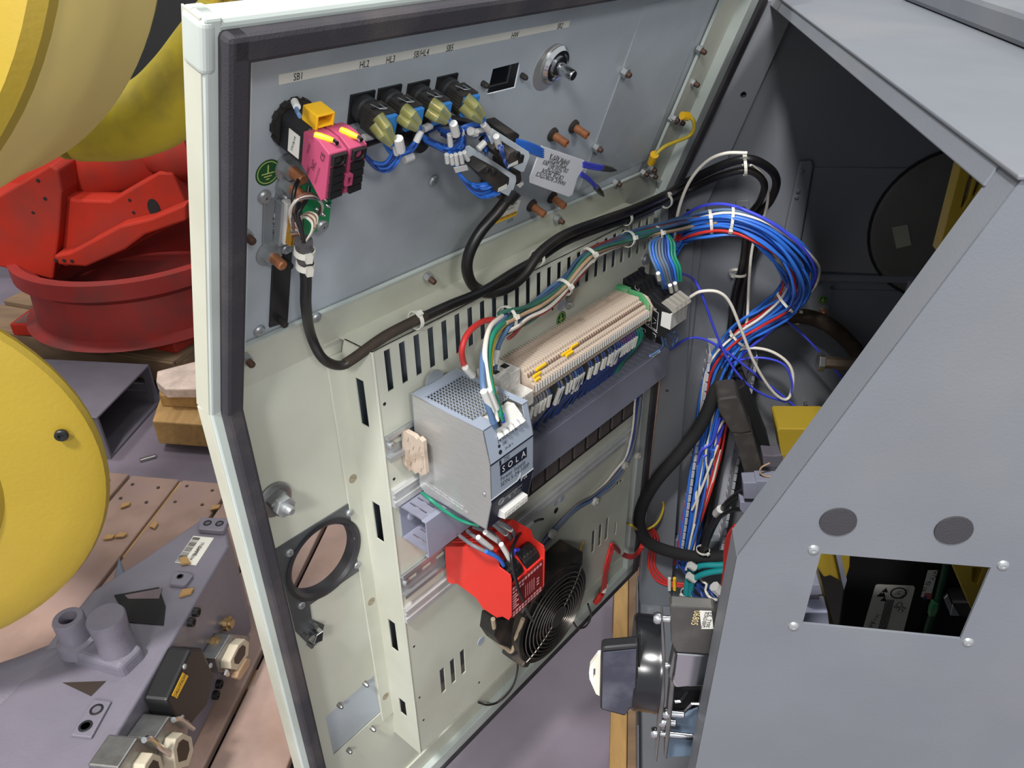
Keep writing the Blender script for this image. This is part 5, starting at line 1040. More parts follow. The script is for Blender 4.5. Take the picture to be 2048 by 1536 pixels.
marker(S.pt(1042, 1064, .088), S.pt(1064, 1046, .07), tw1, .0034); wire('bare_end', path(S, [(1064, 1046, .07), (1076, 1040, .062), (1086, 1038, .06)]), .0018, CABLE, tw1)
tag(wire('black_wire', mp_([(S, 1036, 1318, .02), (S, 1034, 1346, .01), (D, 1024, 1376, .035), (D, 1000, 1402, .02), (D, 976, 1410, .012), (D, 957, 1405, .008)]), .0018, CABLE), 'thin black wire dangling from the fan onto the door bottom', 'wire')
tag(wire('black_wire', mp_([(S, 1176, 1208, .02), (S, 1182, 1232, .012), (D, 1172, 1252, .05), (D, 1156, 1256, .05), (D, 1146, 1244, .055)]), .002, CABLE), 'short black cord curling at the hinge side of the fan', 'wire')
tag(wire('earth_lead', path(S, [(844, 986, .03), (862, 1000, .05), (890, 1022, .062), (925, 1042, .075), (958, 1051, .09)]), .0022, GREENW), 'green lead lying on the open duct under the power supply', 'wire')
tag(wire('earth_lead', path(S, [(1158, 1112, .02), (1162, 1096, .012), (1167, 1084, .004)]), .0018, YELW), 'short green and yellow lead at the top of the fan', 'wire')
# ================================================================== wiring of the operator panel
cn = thing('connector_bracket', P.pt(1000, 350, .03), 'two white bracket plates with black plug connectors in front of the copper standoffs', 'connector')
WP = mat('pale_bracket_plate', (216, 226, 234), .4, var=.03)
for pl, o in (([(918, 296), (940, 292), (1032, 352), (1033, 362), (1023, 391), (1018, 393), (1000, 384), (930, 320)], .040), ([(972, 262), (986, 258), (1058, 304), (1060, 312), (1048, 344), (1042, 344), (1020, 331), (985, 292)], .046)):
    add('bracket_plate', MB().prism(P.mat(), [P.loc(x, y, o) for x, y in pl], o - .0018, o), WP, cn, bev=.0005)
for pl, o, d in (([(956, 344), (974, 331), (1020, 356), (1018, 370), (994, 386), (990, 378)], .060, .02), ([(1013, 322), (1020, 306), (1030, 301), (1050, 313), (1047, 326), (1020, 337)], .062, .016), ([(985, 300), (1000, 280), (1012, 288), (1014, 304), (1004, 322)], .05, .02), ([(1010, 268), (1030, 263), (1040, 270), (1036, 284), (1022, 288)], .035, .03), ([(1024, 338), (1042, 342), (1044, 360), (1036, 372), (1024, 366)], .036, .03), ([(1000, 386), (1016, 391), (1026, 392), (1028, 402), (1010, 406), (998, 398)], .034, .03)):
    cc = add('plug_body', MB().prism(P.mat(), [P.loc(x, y, o) for x, y in pl], o - d, o), DUSTB, cn, bev=.0012)
for pl, o in (([(997, 377), (1014, 368), (1014, 377), (996, 384)], .0605), ([(1018, 330), (1036, 321), (1036, 328), (1015, 336)], .0625), ([(1033, 370), (1046, 364), (1048, 368), (1040, 376)], .038)):
    add('plug_label', MB().prism(P.mat(), [P.loc(x, y, o + .0004) for x, y in pl], o, o + .0004), LABEL, cn)
for x, y, o in ((976, 340, .061), (988, 346, .061), (1034, 308, .063), (1042, 314, .063)): add('latch_window', MB().box(P.at(x, y, o, -.2), .006, .005, .003), BLACK, cn, bev=.0005)
bp = thing('push_button_wiring', P.pt(870, 300, .03), 'blue wires with white markers looping between the push buttons and the connectors', 'wire bundle')
rp2 = random.Random(4)
def fan_out(n_, pts, sp, r=.0016, m=BLUE):
    for k in range(n_):
        d = (k - (n_ - 1) / 2) * sp
        wire('wire', path(P, [(x + d * .6 + rp2.uniform(-1.5, 1.5), y + d + rp2.uniform(-1.5, 1.5), o + rp2.uniform(-.002, .003)) for x, y, o in pts]), r, rp2.choice((m, m, DBLUE)), bp, 6)
fan_out(6, [(795, 296, .04), (790, 318, .036), (772, 334, .03), (748, 330, .025), (728, 308, .02), (714, 284, .014)], 3.4)
fan_out(3, [(838, 268, .04), (828, 290, .036), (808, 306, .03), (784, 306, .025), (768, 286, .02), (760, 262, .012)], 3)
fan_out(6, [(846, 276, .03), (868, 288, .03), (888, 298, .032), (906, 300, .036), (922, 288, .04), (924, 266, .04), (908, 252, .04)], 3)
fan_out(11, [(906, 316, .04), (918, 346, .042), (936, 370, .046), (956, 382, .05), (976, 380, .052), (992, 372, .054)], 2.6)
fan_out(5, [(972, 246, .04), (960, 252, .034), (940, 256, .03), (920, 262, .028), (900, 270, .025), (880, 262, .02)], 3.2)
fan_out(5, [(944, 268, .03), (958, 262, .032), (972, 266, .034), (972, 286, .038), (970, 304, .04)], 3)
fan_out(4, [(1000, 286, .05), (1004, 304, .056), (1010, 322, .06), (1014, 332, .06)], 3)
fan_out(4, [(846, 262, .02), (866, 252, .018), (886, 242, .016)], 4)
for x0, y0, x1, y1, o, r in ((796, 276, 801, 302, .05, .0062), (789, 288, 794, 308, .046, .004), (842, 262, 832, 284, .048, .0042), (808, 320, 826, 313, .036, .0048), (846, 258, 862, 250, .03, .005), (906, 246, 912, 270, .05, .0056), (899, 268, 901, 292, .045, .0036), (921, 262, 924, 276, .04, .005), (966, 248, 980, 264, .046, .0046), (954, 262, 970, 259, .04, .0036), (992, 272, 998, 294, .052, .0048), (956, 298, 970, 284, .044, .0046), (940, 262, 952, 266, .036, .006), (893, 308, 895, 326, .044, .0032), (902, 310, 905, 328, .045, .0032), (911, 308, 914, 330, .046, .0032), (920, 306, 924, 326, .046, .0034), (928, 304, 936, 320, .046, .0034), (712, 286, 716, 282, .016, .005), (726, 276, 744, 272, .016, .0046)):
    marker(P.pt(x0, y0, o), P.pt(x1, y1, o), bp, r * .72)
add('flat_marker', MB().prism(P.mat(), [P.loc(x, y, .05) for x, y in ((908, 336), (934, 331), (937, 340), (912, 346))], .049, .05), WHITE, bp)
wire('loom_backbone', path(P, [(712, 290, .012), (760, 274, .012), (810, 262, .012), (860, 248, .012), (910, 242, .012), (960, 256, .014)]), .005, BLACK, bp)
add('round_gland', MB().lathe(I4, [(.0105, 0), (.0105, .02), (.0085, .023), (0, .023)], 20), BLACK, bp, P.at(812, 264, .004), smooth=True)
tg = thing('cable_tag', P.pt(1112, 340, .045), 'white printed cable tag hanging upside down beside the copper standoffs', 'tag')
TG = Fr(P.pt(1112, 342, .042), P.x, P.y)
tp = [(1084, 292), (1169, 321), (1168, 336), (1155, 356), (1145, 390), (1137, 394), (1060, 366), (1060, 355), (1074, 318)]
add('tag_sheet', MB().prism(TG.mat(), [TG.loc(x, y) for x, y in tp], -.0016, 0), mat('white_tag_film', (228, 230, 236), .35, var=.02), tg, bev=.0006)
a0, a1 = V(TG.loc(1135, 369)), V(TG.loc(1071, 347)); rot = math.atan2(a1.y - a0.y, a1.x - a0.x)
for s, x, y in (('FANUC ROBOTICS', 1103, 357.5), ('CRT28  MODE', 1106, 348.5), ('SWITCH', 1109, 341.5), ('DE-2030-901-003', 1112, 333), ('PO# 669202', 1116, 326), ('EMPIR REV A', 1120, 318)):
    text(s, TG, x, y, .0072, INK, tg, .0005, rot, 1.25)
tw2 = thing('tag_wires', P.pt(1060, 290, .04), 'blue wires with black taped ends running through the white cable tag', 'wire bundle')
for k in range(5): wire('wire', path(P, [(1034, 280 + k * 2.5, .04), (1056, 286 + k * 4, .042), (1086, 298 + k * 4, .0405)]), .0019, BLUE, tw2, 6)
for k in range(3): wire('wire', path(P, [(1164, 324 + k * 4, .041), (1186, 329 + k * 4, .038), (1206, 333 + k * 3.4, .036)]), .0019, VBLUE, tw2, 6)
for k in range(3): wire('wire', path(P, [(1160, 344 + k * 3, .041), (1178, 356 + k * 3, .036), (1193, 373 + k * 2, .03)]), .0019, VBLUE, tw2, 6)
for a, b_, o in (((1204, 336), (1233, 341), .036), ((1192, 374), (1208, 393), .03)): add('taped_end', MB().tube([P.pt(*a, o), P.pt(*a, o).lerp(P.pt(*b_, o - .004), .6), P.pt(*b_, o - .004)], [.0042, .0036, .0008], 10), CABLE, tw2, smooth=True)
# ---- D-sub connector plate with circuit board
ds = thing('pin_connector', P.pt(570, 450), 'zinc bracket with a gold-pinned connector at the left edge of the operator panel', 'connector')
add('bracket', MB().prism(P.mat(), [P.loc(x, y, .002) for x, y in ((528, 404), (552, 397), (556, 368), (590, 356), (604, 360), (602, 480), (586, 504), (537, 521), (527, 522), (525, 518))], 0, .002), mat('grey_zinc', (140, 146, 150), .4, .4, var=.12), ds, bev=.0006)
add('metal_shell', MB().prism(P.mat(), [P.loc(x, y, .011) for x, y in ((564, 410), (572, 407), (566, 490), (558, 494))], .002, .011).prism(P.mat(), [P.loc(x, y, .008) for x, y in ((563, 410), (592, 402), (588, 486), (557, 495))], .002, .008), ZINC, ds, bev=.001)
add('insulator', MB().prism(P.mat(), [P.loc(x, y, .014) for x, y in ((574, 409), (589, 405), (584, 487), (568, 491))], .006, .014), WHITE, ds, bev=.001)
pn = None
for k in range(13):
    for j in range(2):
        x, y = 578.5 - k * .55 + j * 5, 428 + k * 4.6 - j * 1.5
        mw = P.at(x, y, .014)
        if pn is None: pn = add('solder_pin', MB().lathe(I4, [(.001, 0), (.001, .006), (.0006, .007), (0, .007)], 8), GOLD, ds, mw, smooth=True)
        else: inst(pn, 'solder_pin', mw, ds)
dl = add('type_label', MB().prism(P.mat(), [P.loc(x, y, .0024) for x, y in ((549, 428), (558, 424), (555, 479), (547, 482))], .002, .0024), LABEL, ds)
text('XF160-F', P, 552.5, 454, .0085, INK, dl, .0028, 1.62, .75)
for x, y, r_ in ((575, 334, .0085), (576, 369, .0085), (537, 506, .0085)): stud(P, x, y, ds, .0048, .02, r_, COPPER, .001, .0125)
for x, y in ((574, 397), (571, 497)): screw(P, x, y, ds, .005, .002)
pb_ = thing('circuit_board', P.pt(650, 415, .01), 'small green circuit board half hidden below the pink contact blocks', 'circuit board')
add('board', MB().prism(P.mat(), [P.loc(x, y, .012) for x, y in ((606, 372), (668, 357), (657, 455), (608, 471))], .0105, .012), PCB, pb_)
for x, y, r_ in ((650, 378.6, .0062), (642.5, 450.5, .0062)): screw(P, x, y, pb_, r_, .012)
for x, y in ((649, 399), (654.5, 411), (633, 418), (645, 428)): add('solder_cone', MB().lathe(I4, [(.0022, 0), (.001, .003), (0, .004)], 10), CHROME, pb_, P.at(x, y, .012), smooth=True)
text('P1600', P, 660, 392, .0088, INK, pb_, .0125, 1.62, .8)
dw = thing('connector_wires', P.pt(600, 440, .03), 'thin white, tan and brown wires fanning from the gold pins', 'wire bundle')
for k in range(9):
    m = (WWIRE, TANW, WWIRE, BROWNW, TANW, WWIRE, GREYW, TANW, BROWNW)[k]
    wire('wire', path(P, [(582 + (k % 3), 436 + k * 4.6, .02), (592 + k, 446 + k * 3, .03), (604, 466 + k * 2, .036), (606 + (k % 3), 488, .036)]), .0011, m, dw, 6)
for k in range(8):
    m = (WWIRE, WWIRE, BROWNW, TANW, WWIRE, TANW, BROWNW, WWIRE)[k]
    wire('wire', path(P, [(606 + k % 3, 488, .036), (622 + k, 466 - k * 1.5, .04), (624 + k * 1.4, 446 - k * 2, .038), (608 + k, 434 - k * 1.2, .03), (596 - k, 446, .024)]), .0011, m, dw, 6)
for k in range(5):
    m = (WWIRE, WWIRE, BROWNW, GREYW, BROWNW)[k]
    wire('wire', path(P, [(582 + k * 2, 446 + k * 6, .022), (580 + k * 2, 420, .034), (596, 398 - k * 2 + (k > 2) * 8, .044), (624, 392 - k * 2 + (k > 2) * 10, .044), (644, 408 - k, .034), (642 - k, 426, .02), (632, 430 + k, .014)]), .0012, m, dw, 6)
wire('twin_lead', path(P, [(597, 360, .02), (590, 376, .026), (586, 404, .03), (590, 430, .034), (602, 462, .036), (607, 488, .036)]), .0018, CABLE, dw); wire('twin_lead', path(P, [(618, 372, .026), (614, 396, .03), (602, 416, .034), (596, 430, .035), (604, 462, .038), (608, 488, .037)]), .0018, CABLE, dw)
sl_ = add('clear_sleeve', MB().tube(path(P, [(607, 482, .036), (609, 505, .035), (611, 535, .033)]), [.0078, .0072, .0066], 16), mat('smoky_heat_shrink', (92, 90, 92), .3, alpha=.75), dw, smooth=True)
for x, y, R in ((609, 503, .0078), (611, 530, .0072)): c = P.pt(x, y, .035); tie('cable_tie', c, P.y, R, dw, .003, head=P.n + P.x * -.3)
tag(wire('estop_lead', path(P, [(650, 352, .012), (668, 358, .016), (684, 352, .018), (688, 342, .014), (686, 330, .006)]), .003, BLACK), 'short black lead looping under the right pink contact block', 'wire')
# ================================================================== disconnect switch in front of the cabinet opening
QS = Fr(XC * (NWX - .055), YC, Z)
dsw = thing('disconnect_switch', QS.pt(1330, 1360), 'heavy black rotary disconnect switch with a steel frame and a white locking tab', 'switch')
q = lambda l, o=0: [QS.loc(x, y, o) for x, y in l]
def slab(name, px, o0, o1, m, bev=.001, parent=dsw, label=None): return add(name, MB().prism(QS.mat(), q(px, o1), o0, o1), m, parent, bev=bev, label=label)
SMOKE = mat('smoked_steel_cover', (92, 90, 88), .3, .55, var=.12, dirt=(140, 136, 130), damt=.35, dsc=40)
HGREY = mat('scuffed_dark_handle', (64, 66, 80), .28, .25, var=.12, sc=30, dirt=(150, 150, 160), damt=.3, dsc=30)
cv = slab('switch_cover', [(1340, 1210), (1428, 1216), (1434, 1222), (1426, 1310), (1351, 1306), (1342, 1284)], .0, .012, SMOKE, .002)
slab('steel_frame', [(1351, 1306), (1430, 1312), (1430, 1372), (1350, 1376), (1344, 1362)], -.004, .01, CHROME, .002)
slab('cover_edge', [(1347, 1303), (1352, 1309), (1344, 1366), (1337, 1352)], .0, .014, STEEL)
lb1 = slab('type_label', [(1399, 1222), (1423, 1223), (1427, 1258), (1403, 1258)], .0121, .0126, LABEL, 0)
text('EX. TYPE', QS, 1417, 1240, .0062, INK, lb1, .013, -1.64, .8); text('BCDAGS1000MTS', QS, 1409, 1240, .0042, INK, lb1, .013, -1.64, .6)
text('06805', QS, 1391, 1236, .0082, mat('gold_number_ink', (226, 206, 150), .5), cv, .0126, -1.62, .9)
cen = QS.loc(1300, 1360); axu = lambda u, v=cen[1], o=-.02: QS.w(u, v, o)
mwx = M(((YC.x, 0, XC.x, axu(0).x), (YC.y, 0, XC.y, axu(0).y), (0, 1, 0, axu(0).z), (0, 0, 0, 1))) @ M.Rotation(math.pi / 2, 4, 'Y')
R_ = .045
add('switch_drum', MB().lathe(mwx, [(R_ * .96, .044), (R_, .046), (R_, .064), (R_ * 1.02, .066), (R_ * 1.02, .069), (0, .069)], 56), mat('glossy_black', (24, 24, 28), .22, var=.08), dsw, smooth=True)
slab('drum_rim', [(1276, 1268), (1281, 1266), (1280, 1450), (1274, 1452)], .006, .012, BLACK, .001)
slab('rotary_handle', [(1202, 1300), (1205, 1297), (1277, 1291), (1274, 1416), (1262, 1418), (1255, 1426), (1253, 1433), (1247, 1433), (1203, 1421), (1200, 1418)], .008, .02, BLACK, .003)
slab('handle_face', [(1206, 1306), (1273, 1299), (1270, 1413), (1259, 1416), (1251, 1430), (1204, 1418)], .0201, .0215, HGREY, .0006)
add('locking_tab', MB().prism(QS.mat(), q([(1201, 1309), (1196, 1310), (1180, 1332), (1178, 1345), (1179, 1358), (1192, 1388), (1199, 1392)], .008), .003, .008, [q([(1187, 1337), (1191, 1337), (1190, 1358), (1186, 1358)], .008)]), mat('ivory_plastic', (240, 236, 218), .4), dsw)
for nm, l in (('front_mounting_plate', [(1322, 1238), (1326, 1236), (1331, 1300), (1330, 1400), (1322, 1460), (1314, 1524), (1310, 1524), (1316, 1440), (1324, 1350)]), ('rear_mounting_plate', [(1340, 1362), (1350, 1366), (1340, 1470), (1334, 1520), (1328, 1514), (1332, 1450)])):
    slab(nm, l, -.01, .006, STEEL, .001)
for x, y, l_ in ((1316, 1247, .028), (1319, 1340, .02), (1310, 1476, .038), (1334, 1437, .016), (1326, 1454, .012)):
    u, v = QS.loc(x, y, .008)
    m_ = mwx @ M.Translation((0, 0, 0)); p0 = QS.w(u, v, .002)
    m_ = M(((YC.x, 0, XC.x, p0.x), (YC.y, 0, XC.y, p0.y), (0, 1, 0, p0.z), (0, 0, 0, 1))) @ M.Rotation(math.pi / 2, 4, 'Y')
    add('standoff_screw', MB().lathe(m_, [(.0042, -.004), (.0056, -.001), (.0052, .002), (.0032, .002), (.0032, l_), (.0024, l_ + .001)], 14), CHROME, dsw, smooth=True)
slab('lower_blue_sheet', [(1345, 1440), (1400, 1420), (1392, 1512), (1330, 1516)], -.02, -.015, mat('blue_grey_sheet', (104, 122, 142), .5), .001)
b = MB()
for l in ([(1350, 1403), (1362, 1402), (1374, 1385)], [(1346, 1425), (1368, 1424), (1384, 1407), (1398, 1408)]): b.tube(path(QS, [(x, y, .0) for x, y in l]), .0016, 6)
add('bent_link', b, CHROME, dsw); slab('dark_mechanism', [(1344, 1376), (1405, 1380), (1400, 1430), (1340, 1450)], -.06, -.03, DARK)
# ================================================================== pallet under the cabinet
def planks(t, mw, x0, x1, y0, y1, n, z0, z1, m, gap, wv=None, name='plank'):
    """n boards side by side across x, each running along y"""
    w = (x1 - x0 - gap * (n - 1)) / n
    for k in range(n):
        a = x0 + k * (w + gap); d = random.uniform(-.0025, .0025)
        add(name, MB().prism(mw, rect(a, y0 + random.uniform(-.008, .008), a + w, y1 + random.uniform(-.008, .008)), z0, z1 + d), m[k % len(m)] if isinstance(m, list) else m, t, bev=.003)
pc = thing('wooden_pallet', HC.w(-.9, .3) - Z * ZB, 'wooden pallet under the grey control cabinet', 'pallet')
pm = Fr((0, 0, 0), XC, YC).mat()
for y0, y1, m in ((.0885, .18, WOODD), (.21, .33, WOOD), (.36, .48, WOODD), (.62, .74, WOOD)): add('deck_board', MB().prism(pm, rect(-1.46, y0, .0, y1), .128, .148), m, pc, bev=.003)
add('deck_board', MB().prism(pm, rect(-1.46, .0545, -.44, .0875), .126, .146), WOODY, pc, bev=.003)
add('deck_board', MB().prism(pm, rect(-.76, .0415, .0, .055), .118, .14), WOODY, pc, bev=.003)
for x in (-1.4, -.85, -.3): add('stringer', MB().prism(pm, rect(x, .056, x + .09, .74), .02, .128), WOODD, pc, bev=.003)
for y in (.15, .68): add('bottom_board', MB().prism(pm, rect(-1.46, y - .05, 0, y + .05), 0, .02), WOODD, pc)
# ================================================================== pallet carrying the grey casting
pl2 = thing('wooden_pallet', (-.8, 1.3, 0), 'worn pinkish wooden pallet under the grey machine base', 'pallet')
pdir = V((.045, .32, 0)).normalized(); pq = V((pdir.y, -pdir.x, 0))
FP = Fr((-.946, 1.751, 0), pq, pdir)
VWOOD = mat('pale_violet_wood', (158, 134, 124), .8, var=.18, sc=10, dirt=(122, 92, 74), damt=.7, dsc=4, bump=.4, bsc=90)
for k in range(-4, 4):
    a = k * .158 + .004
    y1 = .012 + random.uniform(-.01, .01)
    add('deck_board', MB().prism(FP.mat(), rect(a, -1.25, a + .146, y1), .118, .14 + random.uniform(-.003, .002)), WOODP if k < 2 else VWOOD, pl2, bev=.004)
add('edge_board', MB().prism(FP.mat(), rect(.636, -1.25, .70, .0), .112, .134), WOODY, pl2, bev=.004)
for y in (-.07, -.62, -1.15): add('stringer', MB().prism(FP.mat(), rect(-.6, y, .69, y + .05), .02, .118), WOODY, pl2, bev=.003)
add('yellow_splinter_gap', MB().prism(FP.mat(), rect(-.0045, -.3, .0035, 0), .06, .132), WOODY, pl2)
add('bottom_board', MB().prism(FP.mat(), rect(-.6, -1.2, .69, -1.1), 0, .02), WOODD, pl2)
nl = None
for k in range(-3, 4):
    for y in (-.03, -.1):
        for dx in (.03, .11):
            mw = FP.mat(FP.w(k * .158 + dx, y + random.uniform(-.01, .01), .1395))
            if nl is None: nl = add('nail_head', MB().lathe(I4, [(.005, 0), (.004, .0022), (0, .0024)], 8), mat('dark_nail', (70, 58, 54), .7), pl2, mw)
            else: inst(nl, 'nail_head', mw, pl2)
# ================================================================== grey machine base
HB = H(.4)
mb_ = thing('machine_base', (-.75, 1.0, .14), 'shiny grey painted cast robot base lying on a wooden pallet', 'machine part')
ridge = [HB.pt(x, y) for x, y in ((457, 1090), (194, 1536))]; rd = (ridge[0] - ridge[1]).normalized(); near = ridge[1] - rd * .25
tpx = [HB.loc(x, y) for x, y in ((398, 1040), (452, 1042))]
top = tpx + [(ridge[0].x, ridge[0].y), (near.x, near.y), (near.x - .3, near.y), (-.93, .70), (-.86, .86), (-.845, 1.0), (-.825, 1.09), (-.76, 1.175)]
add('casting', MB().prism(H(0).mat(), top, .142, .4), BASEG, mb_, bev=.006, seg=3)
add('rear_arm', MB().tube(smooth_path([HB.pt(-60, 1470, -.09), HB.pt(60, 1400, -.075), HB.pt(150, 1345, -.06), HB.pt(235, 1330, -.06)], 5), [.105 - .0042 * k for k in range(16)], 16), BASEG, mb_, smooth=True)
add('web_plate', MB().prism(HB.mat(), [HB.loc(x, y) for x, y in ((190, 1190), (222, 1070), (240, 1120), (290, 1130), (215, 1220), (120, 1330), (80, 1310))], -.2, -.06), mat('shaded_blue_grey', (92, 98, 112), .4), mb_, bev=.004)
def pad(px, h, holes, r=.008):
    add('machined_pad', MB().prism(HB.mat(), [HB.loc(x, y, h) for x, y in px], 0, h), BASEG, mb_, bev=.002)
    for x, y in holes: add('threaded_hole', MB().lathe(I4, [(r * 1.5, 0), (r * 1.3, .0012), (r, .0012), (r * .9, -.001), (0, -.001)], 18), DARK, mb_, HB.at(x, y, h), smooth=True)
pad([(398, 1040), (402, 1034), (452, 1036), (457, 1041), (448, 1060), (444, 1062), (396, 1058)], .012, [(415, 1046), (439, 1047)], .006)
pad([(345, 1146), (350, 1142), (378, 1145), (386, 1150), (372, 1168), (366, 1171), (338, 1168)], .008, [(360, 1153)], .0045)
pad([(186, 1397), (222, 1402), (182, 1475), (140, 1470)], .006, [(193, 1419), (171, 1452)], .0075)
lbp = add('barcode_label', MB().prism(HB.mat(), [HB.loc(x, y) for x, y in ((387, 1072), (428, 1076), (392, 1131), (350, 1125))], 0, .0006), LABEL, mb_)
la, lb2 = V(HB.loc(387, 1072)), V(HB.loc(350, 1125)); lang = math.atan2(lb2.y - la.y, lb2.x - la.x); b = MB(); lr = random.Random(2)
for k in range(20):
    s = k / 20; x, y = 388 - 36 * s, 1075 + 50 * s
    b.box(HB.at(x + 5, y + 1, .0007, lang), .003 * lr.uniform(.3, 1), .016, .0003)
add('barcode', b, INK, lbp); text('A05B-2490', HB, 391, 1106, .011, INK, lbp, .001, lang + math.pi, .8)
text('E08412765', HB, 398, 1098, .011, INK, lbp, .001, lang + math.pi, .8)
# triangular opening drawn as flat dark faces, its shade put into the colour
add('pocket_shade', MB().prism(HB.mat(), [HB.loc(x, y, .002) for x, y in ((228, 1190), (318, 1174), (331, 1212), (327, 1250), (258, 1244))], -.01, .002), DARK, mb_)
add('pocket_shaded_face', MB().prism(HB.mat(), [HB.loc(x, y, .003) for x, y in ((249, 1190), (324, 1176), (318, 1197), (256, 1197))], .0, .003), mat('pinkish_shaded_paint', (112, 98, 104), .5), mb_)
add('lower_pocket', MB().prism(HB.mat(), [HB.loc(x, y, .001) for x, y in ((125, 1365), (212, 1362), (182, 1392), (140, 1372))], -.01, .001), mat('dark_brown_pocket', (58, 48, 42), .5), mb_)  # flat dark brown patch on the casting top
# two upright posts on a common block
add('post_block', MB().prism(HB.mat(), [HB.loc(x, y, .03) for x, y in ((128, 1285), (215, 1250), (285, 1290), (238, 1335), (140, 1305))], -.03, .03), BASEG, mb_, bev=.01, seg=3)
pz = HB.at(158, 1286, .02)
add('hollow_post', MB().lathe(pz, [(.034, -.01), (.033, .014), (.026, .018), (.026, .062), (.024, .066), (.015, .066), (.014, .04), (0, .04)], 28), BASEG, mb_, smooth=True)
pz2 = HB.at(238, 1300, .02)
add('capped_post', MB().lathe(pz2, [(.034, -.02), (.03, .03), (.03, .055), (.032, .082), (.030, .086), (.0, .087)], 30), BASEG, mb_, smooth=True)
# connectors on its right side
SFr = Fr((ridge[1].x, ridge[1].y, .4), rd, Z)
def conn(label, px, o, m, bev=.004, cat='connector', grp=None):
    t = thing('hood_connector', SFr.pt(*px[0], o), label, cat, grp)
    add('housing', MB().prism(SFr.mat(), [SFr.loc(x, y, o) for x, y in px], 0, o), m, t, bev=bev); return t
c1 = conn('black hooded connector with a yellow label on the side of the grey base', [(382, 1297), (406, 1296), (430, 1352), (416, 1410), (384, 1448), (348, 1432), (334, 1402)], .045, BLACK, .006)
c1l = add('yellow_label', MB().prism(SFr.mat(), [SFr.loc(x, y, .0456) for x, y in ((366, 1345), (377, 1352), (354, 1397), (344, 1391))], .045, .0456), YPLAST, c1)
ya, yb = V(SFr.loc(349, 1394)), V(SFr.loc(371, 1349)); text('CAUTION', SFr, 361, 1371, .011, INK, c1l, .046, math.atan2(yb.y - ya.y, yb.x - ya.x), 1)
for x, y in ((368, 1333), (420, 1331), (363, 1435)): screw(SFr, x, y, c1, .005, .045)
def multi(label, px_h, px_o, px_lever, o):
    t = conn(label, px_h, o, STEEL, .003, grp='metal multi-pin connectors on the grey base')
    add('insert_rim', MB().prism(SFr.mat(), [SFr.loc(x, y, o + .02) for x, y in px_o], o - .01, o + .02), mat('cream_pin_insert', (196, 186, 164), .5) if 'cream_pin_insert' not in MATS else MATS['cream_pin_insert'], t, bev=.002)
    cx, cy = sum(p[0] for p in px_o) / len(px_o), sum(p[1] for p in px_o) / len(px_o)
    add('pin_field', MB().prism(SFr.mat(), [SFr.loc(cx + (x - cx) * .6, cy + (y - cy) * .62, o + .0205) for x, y in px_o], o + .0195, o + .0205), mat('dark_pin_field', (62, 50, 40), .6) if 'dark_pin_field' not in MATS else MATS['dark_pin_field'], t)
    for l in px_lever: add('locking_lever', MB().tube(smooth_path(path(SFr, [(x, y, o + .012) for x, y in l]), 4), .005, 8), CHROME, t, smooth=True)
    return t
multi('metal multi-pin socket with a tan cap, nearest the open door', [(432, 1318), (462, 1268), (502, 1272), (498, 1300), (470, 1350), (440, 1345)], [(477, 1290), (490, 1278), (499, 1284), (497, 1310), (476, 1340), (462, 1338), (461, 1322)], [[(455, 1350), (452, 1343), (448, 1352)]], .035)
add('tan_cap', MB().prism(SFr.mat(), [SFr.loc(x, y, .06) for x, y in ((494, 1316), (502, 1318), (500, 1332), (482, 1360), (474, 1356), (478, 1344))], .045, .06), TANW, bpy.data.objects['hood_connector.001'], bev=.003)
multi('metal multi-pin socket with a sprung steel lever below the black hood', [(308, 1480), (340, 1432), (380, 1440), (372, 1500), (340, 1530), (312, 1510)], [(352, 1478), (366, 1466), (384, 1474), (388, 1500), (378, 1532), (352, 1540), (346, 1500)], [[(347, 1440), (358, 1438), (374, 1448), (386, 1457)]], .05)
multi('metal multi-pin socket at the lower edge of the picture', [(236, 1536), (276, 1474), (322, 1490), (310, 1560), (250, 1580)], [(290, 1530), (306, 1506), (322, 1512), (330, 1545), (318, 1580), (284, 1580)], [[(288, 1480), (300, 1478), (322, 1496), (340, 1508), (354, 1516)]], .05)
for x, y in ((388, 1224), (378, 1244), (434, 1368), (427, 1390)): add('black_plug', MB().lathe(I4, [(.009, 0), (.009, .01), (.005, .011), (.004, .006), (0, .006)], 14), BLACK, mb_, SFr.at(x, y, .0), smooth=True)
for x, y, s in ((445, 1246, 1.2), (420, 1283, 1)): add('brass_fitting', MB().lathe(I4, [(.008 * s, 0), (.008 * s, .006), (.013 * s, .007), (.013 * s, .015), (.008 * s, .016), (.008 * s, .022), (0, .022)], 12), mat('old_brass', (176, 150, 110), .35, .8) if 'old_brass' not in MATS else MATS['old_brass'], mb_, SFr.at(x, y, .0))
# ================================================================== yellow robot parts
def axis_m(c, d):
    d = V(d).normalized(); x = d.cross(Z).normalized(); y = d.cross(x); return M(((x.x, y.x, d.x, c[0]), (x.y, y.y, d.y, c[1]), (x.z, y.z, d.z, c[2]), (0, 0, 0, 1)))
a20 = math.radians(-20)
yd = thing('robot_arm_cover', (-.84, .758, .62), 'round yellow robot arm cover with a black plug and a raised circular step', 'robot')
m1 = axis_m((-.84, .758, .91), (math.sin(a20), math.cos(a20), 0)); r = .2975
add('round_cover', MB().lathe(m1, [(0, -.012), (r * .46, -.012), (r * .47, -.0105), (r * .475, -.012), (r * .55, -.012), (r * .58, -.004), (r * .8, -.001), (r * .94, .004), (r * .985, .010), (r, .02), (r * .995, .03), (r * .9, .045), (0, .045)], 72), ROBY, yd, smooth=True, sharp=30)
add('rear_housing', MB().lathe(m1, [(r * .55, .045), (r * .5, .2), (0, .2)], 48), ROBYT, yd, smooth=True)
px_, = [ray(123, 869)]; FD = Fr((-.84, .758, .91), m1.col[0].xyz, -m1.col[1].xyz)
